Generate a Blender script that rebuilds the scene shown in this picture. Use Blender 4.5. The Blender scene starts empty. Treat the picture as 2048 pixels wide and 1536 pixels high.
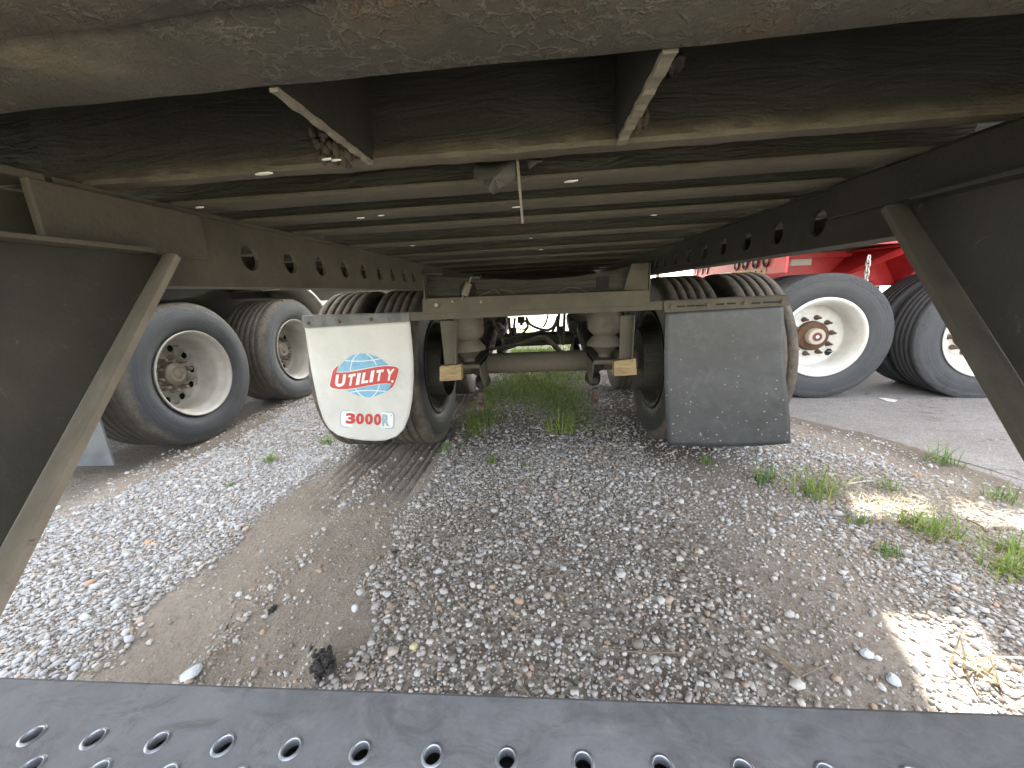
import bpy, bmesh, math, random
import numpy as np
from mathutils import Vector, Matrix
random.seed(7); RNG = np.random.default_rng(7)
SC = bpy.context.scene
COL = SC.collection
pi = math.pi

# ------------------------------------------------------------------ camera, sky, sun, exposure
F, CX, CY = 760.0, 1024.0, 768.0
R = np.array([[ 0.99629336, -0.02984701, -0.08067648],
              [ 0.07141086, -0.23591086,  0.96914733],
              [-0.04795861, -0.97131623, -0.23290503]])
CAM = np.array([0.0, 0.0, 0.95])
cd = bpy.data.cameras.new('camera'); cam = bpy.data.objects.new('camera', cd); COL.objects.link(cam)
cd.sensor_width = 36.0; cd.lens = 36.0 * F / 2048.0; cd.clip_start = 0.01; cd.clip_end = 3000
cam.matrix_world = Matrix(((R[0,0], -R[0,1], -R[0,2], CAM[0]), (R[1,0], -R[1,1], -R[1,2], CAM[1]),
                           (R[2,0], -R[2,1], -R[2,2], CAM[2]), (0, 0, 0, 1)))
SC.camera = cam
LIGHT = Vector((-0.42, -0.90, -1.0)).normalized()          # the way the sunlight travels
elev = math.asin(-LIGHT.z); azim = math.atan2(-LIGHT.x, -LIGHT.y)
world = bpy.data.worlds.new('World'); SC.world = world; world.use_nodes = True
wn = world.node_tree.nodes; wl = world.node_tree.links
bg = wn['Background']; sky = wn.new('ShaderNodeTexSky'); sky.sky_type = 'NISHITA'; sky.sun_disc = False
sky.sun_elevation = elev; sky.sun_rotation = azim; sky.dust_density = 2.5; sky.air_density = 1.0
hs = wn.new('ShaderNodeHueSaturation'); hs.inputs['Saturation'].default_value = 0.30      # thin bright haze: a pale sky
wl.new(sky.outputs[0], hs.inputs['Color']); wl.new(hs.outputs[0], bg.inputs[0]); bg.inputs[1].default_value = 0.15
sd = bpy.data.lights.new('sun', 'SUN'); sd.energy = 4.0; sd.angle = math.radians(0.5); sd.color = (1.0, 0.95, 0.86)
sun = bpy.data.objects.new('sun', sd); COL.objects.link(sun)
sun.rotation_euler = LIGHT.to_track_quat('-Z', 'Y').to_euler(); sun.location = (6, 10, 16)
SC.view_settings.view_transform = 'Standard'; SC.view_settings.look = 'None'
SC.view_settings.exposure = 3.2; SC.view_settings.gamma = 1.0; SC.view_settings.use_curve_mapping = False
SC.cycles.max_bounces = 10; SC.cycles.diffuse_bounces = 7; SC.cycles.use_denoising = True

def P(u, v, x=None, y=None, z=None):
    """a point of the place seen at photo pixel (u, v), on the plane x, y or z = const"""
    d = R @ np.array([(u - CX) / F, (v - CY) / F, 1.0])
    if x is not None: t = (x - CAM[0]) / d[0]
    elif y is not None: t = (y - CAM[1]) / d[1]
    else: t = (z - CAM[2]) / d[2]
    return Vector(CAM + t * d)

# ------------------------------------------------------------------ materials
class NT:
    def __init__(s, name):
        s.m = bpy.data.materials.new(name); s.m.use_nodes = True
        s.t = s.m.node_tree; s.b = s.t.nodes['Principled BSDF']; s.tc = None
    def n(s, t, **kw):
        x = s.t.nodes.new(t)
        for k, v in kw.items(): setattr(x, k, v)
        return x
    def l(s, a, b): s.t.links.new(a, b)
    def co(s, kind='Object'):
        if s.tc is None: s.tc = s.n('ShaderNodeTexCoord')
        return s.tc.outputs[kind]
    def pos(s): return s.n('ShaderNodeNewGeometry').outputs['Position']
    def noise(s, scale, detail=4, rough=.6, vec=None, stretch=None, dist=0):
        x = s.n('ShaderNodeTexNoise'); x.inputs['Scale'].default_value = scale
        x.inputs['Detail'].default_value = detail; x.inputs['Roughness'].default_value = rough
        x.inputs['Distortion'].default_value = dist
        v = vec if vec is not None else s.pos()
        if stretch:
            mp = s.n('ShaderNodeMapping'); mp.inputs['Scale'].default_value = stretch
            s.l(v, mp.inputs['Vector']); v = mp.outputs[0]
        s.l(v, x.inputs['Vector']); return x.outputs['Fac']
    def voro(s, scale, feature='F1', vec=None, rnd=1, out='Distance'):
        x = s.n('ShaderNodeTexVoronoi', feature=feature); x.inputs['Scale'].default_value = scale
        x.inputs['Randomness'].default_value = rnd
        s.l(vec if vec is not None else s.pos(), x.inputs['Vector']); return x.outputs[out]
    def ramp(s, fac, stops):
        x = s.n('ShaderNodeValToRGB'); e = x.color_ramp.elements
        while len(e) < len(stops): e.new(.5)
        for i, (p, c) in enumerate(stops):
            e[i].position = p; e[i].color = (*c, 1) if not isinstance(c, (int, float)) else (c, c, c, 1)
        s.l(fac, x.inputs[0]); return x.outputs[0]
    def mix(s, fac, a, b):
        x = s.n('ShaderNodeMix', data_type='RGBA')
        for i, v in ((0, fac), (6, a), (7, b)):
            if isinstance(v, (int, float)): x.inputs[i].default_value = v if i == 0 else (v, v, v, 1)
            elif isinstance(v, tuple): x.inputs[i].default_value = (*v, 1)
            else: s.l(v, x.inputs[i])
        return x.outputs[2]
    def math(s, op, a, b=0.0):
        x = s.n('ShaderNodeMath', operation=op)
        for i, v in ((0, a), (1, b)):
            if isinstance(v, (int, float)): x.inputs[i].default_value = v
            else: s.l(v, x.inputs[i])
        return x.outputs[0]
    def attr(s, name): return s.n('ShaderNodeAttribute', attribute_name=name).outputs['Fac']
    def island(s): return s.n('ShaderNodeNewGeometry').outputs['Random Per Island']
    def objrand(s): return s.n('ShaderNodeObjectInfo').outputs['Random']
    def color(s, c):
        if isinstance(c, tuple): s.b.inputs['Base Color'].default_value = (*c, 1)
        else: s.l(c, s.b.inputs['Base Color'])
    def rough(s, r):
        if isinstance(r, (int, float)): s.b.inputs['Roughness'].default_value = r
        else: s.l(r, s.b.inputs['Roughness'])
    def metal(s, r): s.b.inputs['Metallic'].default_value = r
    def bump(s, h, strength=.5, dist=.01):
        x = s.n('ShaderNodeBump'); x.inputs['Strength'].default_value = strength; x.inputs['Distance'].default_value = dist
        s.l(h, x.inputs['Height'])
        if s.b.inputs['Normal'].is_linked: s.l(s.b.inputs['Normal'].links[0].from_socket, x.inputs['Normal'])
        s.l(x.outputs[0], s.b.inputs['Normal'])
M = {}

def m_simple(name, c, rough=.6, metal=0, var=.25, scale=9, bump=.15, dirt=None, dirt_amt=.5):
    t = NT(name); n = t.noise(scale, 6, .65)
    lo = tuple(v * (1 - var) for v in c); hi = tuple(min(1, v * (1 + var)) for v in c)
    col = t.ramp(n, [(.3, lo), (.7, hi)])
    if dirt:
        d = t.ramp(t.noise(scale * .45, 8, .7), [(.5 - dirt_amt * .25, 0.0), (.62, 1.0)])
        col = t.mix(t.math('MULTIPLY', d, dirt_amt), col, dirt)
    t.color(col); t.rough(t.ramp(n, [(.2, max(0, rough - .1)), (.8, min(1, rough + .12))])); t.metal(metal)
    if bump: t.bump(t.noise(scale * 12, 5, .7), bump, .003)
    M[name] = t.m; return t

def build_materials():
    # undercoated steel under the trailer: wavy drips and dust
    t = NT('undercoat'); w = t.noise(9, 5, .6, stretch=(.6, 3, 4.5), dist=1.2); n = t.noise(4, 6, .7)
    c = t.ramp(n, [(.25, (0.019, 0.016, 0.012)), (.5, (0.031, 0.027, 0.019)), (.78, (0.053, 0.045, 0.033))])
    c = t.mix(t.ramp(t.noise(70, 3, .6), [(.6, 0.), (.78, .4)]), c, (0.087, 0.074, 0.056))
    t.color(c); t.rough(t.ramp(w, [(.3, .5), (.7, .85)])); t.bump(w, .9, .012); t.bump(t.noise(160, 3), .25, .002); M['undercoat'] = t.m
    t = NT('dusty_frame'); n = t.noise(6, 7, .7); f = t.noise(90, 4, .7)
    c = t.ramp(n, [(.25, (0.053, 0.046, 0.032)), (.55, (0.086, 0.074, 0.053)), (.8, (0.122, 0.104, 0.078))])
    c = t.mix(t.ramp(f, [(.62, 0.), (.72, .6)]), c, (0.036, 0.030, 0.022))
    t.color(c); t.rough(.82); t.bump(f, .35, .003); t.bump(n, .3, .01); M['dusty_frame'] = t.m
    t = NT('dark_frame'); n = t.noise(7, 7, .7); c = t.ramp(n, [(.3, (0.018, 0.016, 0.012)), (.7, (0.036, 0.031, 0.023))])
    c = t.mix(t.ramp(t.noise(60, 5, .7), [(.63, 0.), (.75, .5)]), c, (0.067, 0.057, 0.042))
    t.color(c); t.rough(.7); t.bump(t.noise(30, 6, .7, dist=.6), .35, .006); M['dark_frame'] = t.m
    m_simple('dusty_axle', (.085, .071, .050), .8, 0, .3, 9, .3, (.15, .125, .09), .5)
    # rear sill: crackled sealer with rust and tan dust
    t = NT('sill_sealer'); p = t.pos()
    wob = t.n('ShaderNodeMix', data_type='VECTOR'); wob.inputs[0].default_value = .045
    nz = t.n('ShaderNodeTexNoise'); nz.inputs['Scale'].default_value = 60; nz.inputs['Detail'].default_value = 4; t.l(p, nz.inputs['Vector'])
    t.l(p, wob.inputs[4]); t.l(nz.outputs['Color'], wob.inputs[5])
    cr = t.ramp(t.voro(48, 'DISTANCE_TO_EDGE', wob.outputs[1]), [(.0, 1.), (.03, .4), (.10, 0.)])
    patch = t.ramp(t.noise(13, 4, .6), [(.40, 0.), (.55, 1.)])
    cm = t.math('MULTIPLY', cr, patch)
    n = t.noise(7, 8, .72)
    c = t.ramp(n, [(.22, (0.040, 0.036, 0.027)), (.5, (0.071, 0.063, 0.048)), (.75, (0.119, 0.105, 0.081))])
    c = t.mix(t.ramp(t.noise(90, 6, .75), [(.56, 0.), (.68, .55)]), c, (0.036, 0.031, 0.024))
    tan = t.ramp(t.noise(5.3, 6, .7), [(.52, 0.), (.68, .85)])
    c = t.mix(tan, c, (0.194, 0.155, 0.104)); c = t.mix(t.math('MULTIPLY', cm, .75), c, (0.245, 0.223, 0.180))
    rust = t.ramp(t.noise(11, 8, .75), [(.56, 0.), (.70, .6)]); c = t.mix(rust, c, (0.122, 0.061, 0.029))
    t.color(c); t.rough(.62); g = t.noise(120, 5, .75)
    t.bump(g, .9, .004); t.bump(cm, .8, .004); t.bump(t.noise(60, 7, .72, dist=1.2), .7, .005); M['sill_sealer'] = t.m
    t = NT('sealed_beam'); p = t.pos(); w = t.noise(11, 6, .65, stretch=(.5, 1, 3.2), dist=1.0); n = t.noise(5, 7, .7)
    c = t.ramp(n, [(.3, (0.017, 0.015, 0.011)), (.7, (0.030, 0.026, 0.019))]); sx = t.n('ShaderNodeSeparateXYZ'); t.l(p, sx.inputs[0])
    sc2 = t.math('MULTIPLY', sx.outputs[2], .5); edge = t.ramp(t.math('ADD', sc2, t.math('MULTIPLY', t.math('SUBTRACT', t.noise(22, 6, .7), .5), .012)), [(.5535, 1.), (.5600, 0.)])
    ec = t.ramp(t.noise(14, 7, .75), [(.3, (0.057, 0.047, 0.033)), (.55, (0.093, 0.075, 0.052)), (.72, (0.132, 0.102, 0.066))]); c = t.mix(edge, c, ec)
    t.color(c); t.rough(.7); t.bump(w, .6, .008); t.bump(t.noise(120, 5, .75), .4, .003); M['sealed_beam'] = t.m
    # strut: dark web, pale worn flange
    t = NT('strut_paint'); n = t.noise(8, 7, .7); c = t.ramp(n, [(.3, (0.024, 0.022, 0.018)), (.7, (0.043, 0.040, 0.031))])
    c = t.mix(t.ramp(t.noise(46, 6, .75), [(.62, 0.), (.7, .7)]), c, (0.137, 0.115, 0.084))
    t.color(c); t.rough(.55); t.bump(t.noise(60, 5, .7), .2, .003); M['strut_paint'] = t.m
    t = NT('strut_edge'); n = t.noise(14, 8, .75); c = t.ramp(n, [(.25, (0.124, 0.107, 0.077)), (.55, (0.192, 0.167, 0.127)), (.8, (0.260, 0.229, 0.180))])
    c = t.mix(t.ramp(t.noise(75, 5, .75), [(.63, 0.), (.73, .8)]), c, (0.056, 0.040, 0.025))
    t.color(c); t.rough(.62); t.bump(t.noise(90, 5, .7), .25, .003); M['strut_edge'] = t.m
    # bumper: slate paint with smudges and scuffs
    t = NT('bumper_paint'); n = t.noise(6, 9, .72, dist=.5); c = t.ramp(n, [(.30, (0.112, 0.115, 0.117)), (.50, (0.176, 0.179, 0.185)), (.72, (0.244, 0.249, 0.255))])
    sm = t.ramp(t.noise(26, 9, .78, dist=.6), [(.52, 0.), (.70, .55)]); c = t.mix(sm, c, (0.271, 0.266, 0.253))
    dk = t.ramp(t.noise(19, 9, .78, stretch=(1, 1.8, 1), dist=.8), [(.50, 0.), (.64, .75)]); c = t.mix(dk, c, (0.117, 0.112, 0.109))
    ch = t.ramp(t.voro(17), [(.0, .9), (.028, .7), (.045, 0.)]); ch = t.math('MULTIPLY', ch, t.ramp(t.noise(8, 2), [(.55, 0.), (.6, 1.)]))
    c = t.mix(ch, c, (0.451, 0.451, 0.451))
    t.color(c); t.rough(t.ramp(n, [(.3, .48), (.7, .66)])); t.bump(t.noise(140, 4, .6), .12, .002); M['bumper_paint'] = t.m
    m_simple('bare_rim_steel', (.40, .42, .45), .32, .7, .15, 40, .1)
    # rubbers
    def rubber(name, base, dust, lim, wall=None, mud=.5):
        t = NT(name); o = t.co()
        sx = t.n('ShaderNodeSeparateXYZ'); t.l(o, sx.inputs[0])
        rr = t.math('SQRT', t.math('ADD', t.math('MULTIPLY', sx.outputs[1], sx.outputs[1]), t.math('MULTIPLY', sx.outputs[2], sx.outputs[2])))
        n = t.noise(6, 7, .7, vec=o); f = t.noise(45, 6, .75, vec=o)
        rim = t.math('ADD', rr, t.math('MULTIPLY', t.math('SUBTRACT', n, .5), .09))
        mask = t.ramp(rim, [(lim - .012, 0.), (lim + .012, 1.)])
        c = t.ramp(n, [(.3, tuple(v * .75 for v in base)), (.7, tuple(v * 1.35 for v in base))])
        ring = t.n('ShaderNodeTexNoise', noise_dimensions='1D'); ring.inputs['Scale'].default_value = 60; ring.inputs['Detail'].default_value = 3
        t.l(rr, ring.inputs['W']); c = t.mix(t.ramp(ring.outputs['Fac'], [(.5, 0.), (.72, .45)]), c, tuple(v * 1.9 for v in base))
        c = t.mix(t.ramp(f, [(.55, 0.), (.75, .35)]), c, tuple(min(1, v * 2.4) for v in base))
        md = t.math('MULTIPLY', mask, t.ramp(t.noise(16, 7, .75, vec=o), [(.36, .3), (.6, 1.)]))
        c = t.mix(t.math('MULTIPLY', md, mud), c, t.ramp(f, [(.3, tuple(v * .6 for v in dust)), (.7, dust)]))
        t.color(c); t.rough(t.mix(md, .6, .9)); t.bump(f, .5, .004); t.bump(t.math('MULTIPLY', md, n), .8, .012); M[name] = t.m
    rubber('muddy_tyre', (.022, .021, .020), (.165, .135, .100), .462, mud=.9)
    rubber('blue_tyre', (.036, .040, .048), (.155, .132, .10), .468, mud=.9)
    rubber('grey_tyre', (.031, .032, .034), (.10, .10, .103), .455, mud=.45)
    t = m_simple('dusty_rim', (.35, .345, .325), .5, 0, .16, 11, .12, (.27, .24, .19), .6)
    t = m_simple('white_rim', (.62, .62, .59), .42, 0, .06, 8, .08, (.40, .34, .24), .45)
    m_simple('rust', (.12, .062, .033), .8, .2, .5, 22, .5, (.09, .05, .03), .6)
    m_simple('rusty_stud', (.13, .085, .065), .7, .3, .4, 60, .3)
    m_simple('hub_grey', (.22, .20, .17), .5, .3, .2, 20, .15, (.2, .165, .12), .5)
    m_simple('hub_tan', (.40, .35, .28), .5, .1, .2, 20, .15)
    m_simple('black_gap', (.012, .012, .012), .9, 0, .2)
    # red trailer
    t = NT('red_paint'); n = t.noise(5, 6, .65); c = t.ramp(n, [(.3, (0.510, 0.029, 0.035)), (.7, (0.653, 0.052, 0.056))])
    c = t.mix(t.ramp(t.noise(14, 7, .75), [(.56, 0.), (.72, .45)]), c, (0.530, 0.122, 0.102)); t.color(c); t.rough(.42); M['red_paint'] = t.m
    m_simple('tape_white', (.66, .64, .58), .35, 0, .08); m_simple('tape_red', (.70, .045, .02), .3, 0, .08)
    t = NT('deck_wood'); n = t.noise(6, 6, .7, stretch=(.4, 8, 8)); c = t.ramp(n, [(.3, (.13, .085, .055)), (.7, (.36, .26, .18))]); t.color(c); t.rough(.8); t.bump(n, .5, .006); M['deck_wood'] = t.m
    t = NT('fresh_wood'); n = t.noise(5, 6, .7, stretch=(1, 8, 8)); c = t.ramp(n, [(.3, (.32, .2, .1)), (.7, (.5, .36, .2))]); t.color(c); t.rough(.8); M['fresh_wood'] = t.m
    t = NT('yellow_plate'); n = t.noise(26, 7, .75, stretch=(.5, 1, 3)); c = t.ramp(n, [(.3, (0.089, 0.055, 0.022)), (.5, (0.232, 0.161, 0.067)), (.7, (0.294, 0.228, 0.116))]); t.color(c); t.rough(.6); t.bump(n, .3, .003); M['yellow_plate'] = t.m
    m_simple('tan_lamp_plate', (.62, .47, .26), .6, 0, .3, 30, .2); m_simple('dark_lens', (.10, .02, .02), .3)
    m_simple('galvanised', (.45, .44, .42), .45, .6, .25, 30)
    # flaps
    t = NT('white_flap'); n = t.noise(4, 6, .65); c = t.ramp(n, [(.3, (0.403, 0.393, 0.356)), (.7, (0.510, 0.501, 0.464))])
    c = t.mix(t.ramp(t.noise(75, 5, .7), [(.66, 0.), (.74, .5)]), c, (0.255, 0.229, 0.182))
    c = t.mix(t.ramp(t.noise(9, 8, .75), [(.58, 0.), (.75, .4)]), c, (0.309, 0.289, 0.242))
    t.color(c); t.rough(.38); t.bump(t.noise(8, 4, .55, dist=1.0), .22, .02); M['white_flap'] = t.m
    t = NT('dark_flap'); n = t.noise(4, 7, .7); c = t.ramp(n, [(.3, (.026, .028, .030)), (.7, (.048, .051, .053))])
    v = t.voro(52); vc = t.voro(52, out='Color'); sep = t.n('ShaderNodeSeparateColor'); t.l(vc, sep.inputs[0])
    sx = t.n('ShaderNodeSeparateXYZ'); t.l(t.pos(), sx.inputs[0])
    spot = t.math('LESS_THAN', v, t.math('MULTIPLY', t.math('MAXIMUM', t.math('SUBTRACT', sep.outputs[0], .45), 0.), .40))
    low = t.ramp(t.math('ADD', sx.outputs[2], t.math('MULTIPLY', n, .3)), [(.42, 1.), (.9, .12)])
    c = t.mix(t.math('MULTIPLY', t.math('MULTIPLY', spot, low), .75), c, (.32, .31, .28))
    c = t.mix(t.ramp(t.noise(13, 8, .75), [(.52, 0.), (.75, .4)]), c, (.12, .12, .12))
    t.color(c); t.rough(t.ramp(n, [(.3, .36), (.7, .5)])); t.bump(t.noise(5, 3, .5), .25, .03); M['dark_flap'] = t.m
    m_simple('grey_flap', (.07, .079, .09), .5, 0, .3, 9, .1, (.2, .19, .17), .35)
    m_simple('bar_paint', (.05, .049, .048), .5, 0, .3, 18, .25, (.22, .215, .20), .45)
    def print_mat(name, a, b):
        t = NT(name); c = t.ramp(t.noise(34, 5, .7), [(.3, a), (.7, b)])
        t.color(t.mix(t.ramp(t.noise(60, 6, .75), [(.68, 0.), (.78, .5)]), c, (.46, .43, .38))); t.rough(.4); M[name] = t.m
    print_mat('print_red', (.36, .022, .018), (.44, .040, .032)); print_mat('print_blue', (.10, .27, .40), (.17, .36, .47))
    print_mat('print_white', (.56, .56, .54), (.62, .62, .60)); print_mat('print_teal', (.19, .30, .33), (.26, .37, .39))
    print_mat('print_pale', (.60, .64, .62), (.70, .73, .70))
    # air bags, hoses
    m_simple('air_bag', (.075, .064, .049), .75, 0, .35, 14, .3, (.2, .165, .12), .5)
    m_simple('sealer', (.045, .036, .027), .7, 0, .5, 60, .5, (.16, .115, .07), .4)
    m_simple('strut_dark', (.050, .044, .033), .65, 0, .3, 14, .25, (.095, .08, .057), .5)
    m_simple('hose', (.05, .044, .036), .6, 0, .35, 20, .2, (.16, .13, .09), .5)
    m_simple('rag', (.055, .052, .05), .85, 0, .4, 25, .4, (.15, .13, .1), .5)
    m_simple('strap', (.15, .13, .10), .6, 0, .3, 30, .2)
    m_simple('white_chip', (.72, .70, .62), .6, 0, .1)
    # ground
    t = NT('gravel_ground'); p = t.pos(); a = t.attr('dirt'); n = t.noise(3.5, 8, .7, vec=p); f = t.noise(48, 7, .75, vec=p)
    dirt = t.ramp(n, [(.25, (.20, .168, .135)), (.5, (.275, .238, .197)), (.8, (.35, .31, .262))])
    dirt = t.mix(t.ramp(f, [(.3, .5), (.55, 0.)]), dirt, (.15, .12, .09))
    v = t.voro(85, vec=p, out='Color'); sp = t.n('ShaderNodeSeparateColor'); t.l(v, sp.inputs[0])
    grit = t.ramp(sp.outputs[0], [(.0, (.105, .090, .072)), (.35, (.185, .158, .128)), (.65, (.255, .228, .194)), (.88, (.38, .36, .33)), (1., (.31, .23, .17))])
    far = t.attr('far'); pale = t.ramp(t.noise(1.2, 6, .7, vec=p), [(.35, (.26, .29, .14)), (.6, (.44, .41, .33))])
    c = t.mix(a, grit, dirt); c = t.mix(far, c, pale); c = t.mix(t.math('MULTIPLY', t.attr('dark_ground'), .75), c, (.085, .066, .048))
    t.color(c); t.rough(.92); t.bump(t.voro(85, vec=p), t.b.inputs['Roughness'].default_value * .5, .006); t.bump(f, .8, .016); t.bump(t.noise(14, 6, .7, vec=p), .6, .03); M['gravel_ground'] = t.m
    def stone(name, stops):
        t = NT(name); r = t.island(); c = t.ramp(r, stops)
        c = t.mix(t.ramp(t.noise(160, 5, .7), [(.4, .0), (.75, .45)]), c, (.24, .20, .16)); c = t.mix(t.ramp(t.noise(2.6, 5, .6), [(.35, 0.), (.7, .40 if name == 'pebble_mix' else .08)]), c, (.24, .195, .15))
        t.color(c); t.rough(.78); t.bump(t.noise(240, 4, .7), .35, .002); M[name] = t.m
    stone('pebble_mix', [(0, (.15, .13, .11)), (.14, (.26, .24, .21)), (.28, (.40, .39, .37)), (.46, (.33, .33, .335)), (.58, (.48, .465, .435)), (.74, (.57, .56, .535)), (.86, (.41, .42, .44)), (.94, (.42, .31, .22)), (1, (.34, .21, .13))])
    stone('pebble_pale', [(0, (.20, .19, .185)), (.25, (.42, .42, .42)), (.45, (.32, .335, .36)), (.62, (.47, .47, .46)), (.8, (.38, .40, .43)), (.93, (.54, .54, .53)), (1, (.42, .28, .19))])
    m_simple('stone_blue', (.46, .49, .52), .75, 0, .2, 40, .4); m_simple('stone_orange', (.45, .26, .15), .75, 0, .25, 40, .4)
    m_simple('stone_yellow', (.50, .46, .26), .75, 0, .2, 40, .4)
    m_simple('clod', (.035, .032, .03), .95, 0, .6, 60, .9)
    t = NT('slab_concrete'); n = t.noise(2.5, 8, .72); f = t.noise(90, 5, .7)
    c = t.ramp(n, [(.3, (0.155, 0.144, 0.137)), (.55, (0.199, 0.187, 0.180)), (.8, (0.238, 0.227, 0.220))]); c = t.mix(t.ramp(f, [(.62, 0.), (.7, .6)]), c, (0.325, 0.318, 0.303))
    c = t.mix(t.ramp(t.noise(5, 8, .75, stretch=(1, 3, 1)), [(.52, 0.), (.7, .5)]), c, (0.115, 0.101, 0.090))
    ag = t.voro(150, out='Color'); sg = t.n('ShaderNodeSeparateColor'); t.l(ag, sg.inputs[0]); c = t.mix(t.ramp(sg.outputs[0], [(.80, 0.), (.92, .55)]), c, (0.332, 0.318, 0.303)); c = t.mix(t.ramp(sg.outputs[1], [(.86, 0.), (.95, .6)]), c, (0.086, 0.076, 0.069))
    jn = t.math('ABSOLUTE', t.math('SUBTRACT', t.noise(.55, 5, .62, dist=.4), .5)); c = t.mix(t.ramp(jn, [(.0, .75), (.0035, .0)]), c, (0.079, 0.069, 0.062))
    t.color(c); t.rough(.85); t.bump(f, .35, .004); M['slab_concrete'] = t.m
    def blade(name, stops):
        t = NT(name); c = t.ramp(t.island(), stops); t.color(c); t.rough(.55)
        t.b.inputs['Subsurface Weight'].default_value = 0.0
        tr = t.n('ShaderNodeBsdfTranslucent'); t.l(c, tr.inputs[0]); ms = t.n('ShaderNodeMixShader'); ms.inputs[0].default_value = .35
        out = t.t.nodes['Material Output']; t.l(t.b.outputs[0], ms.inputs[1]); t.l(tr.outputs[0], ms.inputs[2]); t.l(ms.outputs[0], out.inputs[0]); M[name] = t.m
    blade('grass', [(0, (.09, .17, .025)), (.5, (.19, .29, .04)), (.9, (.27, .35, .065)), (1, (.36, .34, .14))])
    blade('weed', [(0, (.08, .16, .035)), (.6, (.13, .24, .05)), (1, (.28, .32, .10))])
    blade('straw', [(0, (.16, .12, .075)), (.5, (.32, .26, .17)), (1, (.48, .42, .30))])
    blade('leaf', [(0, (.03, .06, .012)), (1, (.10, .16, .03))])
    m_simple('twig', (.17, .13, .09), .85, 0, .4, 50, .3); m_simple('bark', (.12, .09, .065), .9, 0, .3)
    # bodies
    m_simple('trailer_white', (.78, .78, .77), .35, 0, .04, 2, .02); m_simple('box_blue', (.10, .19, .30), .5, 0, .1, 2, .05)
    m_simple('fender_grey', (.23, .215, .19), .5, .1, .25, 10, .15, (.33, .29, .23), .5)
    m_simple('fender_edge', (.80, .80, .78), .3, .2, .05)
    m_simple('dark_plastic', (.03, .03, .032), .5, 0, .3); m_simple('lamp_orange', (.65, .17, .02), .3, 0, .2)
    m_simple('lamp_clear', (.7, .7, .68), .2, .2, .1); m_simple('matte_black', (.016, .015, .013), .95, 0, .3)
    M['matte_black'].node_tree.nodes['Principled BSDF'].inputs['Specular IOR Level'].default_value = .08
    m_simple('trailer_floor', (.03, .026, .02), .85, 0, .4, 6, .3)
build_materials()

# ------------------------------------------------------------------ mesh helpers
class MB:
    def __init__(s): s.v = []; s.f = []
    def add(s, vs, fs):
        k = len(s.v); s.v += [tuple(p) for p in vs]; s.f += [tuple(i + k for i in f) for f in fs]; return s
    def box(s, x0, x1, y0, y1, z0, z1, mat=None):
        vs = [Vector((x, y, z)) for z in (z0, z1) for y in (y0, y1) for x in (x0, x1)]
        if mat is not None: vs = [mat @ p for p in vs]
        return s.add(vs, [(0, 2, 3, 1), (4, 5, 7, 6), (0, 1, 5, 4), (2, 6, 7, 3), (0, 4, 6, 2), (1, 3, 7, 5)])
    def prism(s, poly, d):                                   # poly: 3-D loop, d: thickness vector
        n = len(poly); d = Vector(d); a = [Vector(p) for p in poly]; b = [p + d for p in a]
        return s.add(a + b, [tuple(range(n))[::-1], tuple(range(n, 2 * n))] + [(i, (i + 1) % n, n + (i + 1) % n, n + i) for i in range(n)])
    def tube(s, pts, r, n=8, cap=True):
        pts = [Vector(p) for p in pts]; rs = r if isinstance(r, (list, tuple)) else [r] * len(pts)
        vs = []; fs = []; prev = None
        for i, p in enumerate(pts):
            d = (pts[min(i + 1, len(pts) - 1)] - pts[max(i - 1, 0)]).normalized()
            if prev is None: a = d.orthogonal().normalized()
            else: a = (prev - d * prev.dot(d)).normalized()
            prev = a; b = d.cross(a)
            vs += [p + (a * math.cos(2 * pi * k / n) + b * math.sin(2 * pi * k / n)) * rs[i] for k in range(n)]
        for i in range(len(pts) - 1):
            fs += [(i * n + k, i * n + (k + 1) % n, (i + 1) * n + (k + 1) % n, (i + 1) * n + k) for k in range(n)]
        if cap: fs += [tuple(range(n))[::-1], tuple(range((len(pts) - 1) * n, len(pts) * n))]
        return s.add(vs, fs)
    def lathe(s, prof, n=48, axis='X', center=(0, 0, 0), closed=False):  # prof: (axial, radius)
        vs = []; fs = []; c = Vector(center); m = len(prof)
        for k in range(n):
            a = 2 * pi * k / n; ca, sa = math.cos(a), math.sin(a)
            for (t, r) in prof:
                q = {'X': (t, r * ca, r * sa), 'Y': (r * ca, t, r * sa), 'Z': (r * ca, r * sa, t)}[axis]
                vs.append(c + Vector(q))
        rng = range(m if closed else m - 1)
        for k in range(n):
            k2 = (k + 1) % n
            fs += [(k * m + i, k * m + (i + 1) % m, k2 * m + (i + 1) % m, k2 * m + i) for i in rng]
        return s.add(vs, fs)
    def cells(s, outer, inner):                             # quads between two loops of equal length
        n = len(outer); return s.add(list(outer) + list(inner), [(i, (i + 1) % n, n + (i + 1) % n, n + i) for i in range(n)])
    def mesh(s, name, mat=None, smooth=False):
        me = bpy.data.meshes.new(name); me.from_pydata(s.v, [], s.f)
        bm = bmesh.new(); bm.from_mesh(me); bmesh.ops.remove_doubles(bm, verts=bm.verts, dist=1e-5)
        bmesh.ops.recalc_face_normals(bm, faces=bm.faces); bm.to_mesh(me); bm.free()
        if mat: me.materials.append(M[mat])
        if smooth: me.shade_smooth()
        return me
def tag(o, label=None, cat=None, group=None, kind=None):
    for k, v in (('label', label), ('category', cat), ('group', group), ('kind', kind)):
        if v: o[k] = v
    return o
def link(name, me, parent=None, loc=None, rot=None):
    o = bpy.data.objects.new(name, me); COL.objects.link(o)
    if parent: o.parent = parent
    if loc is not None: o.location = loc
    if rot is not None: o.rotation_euler = rot
    return o
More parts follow.
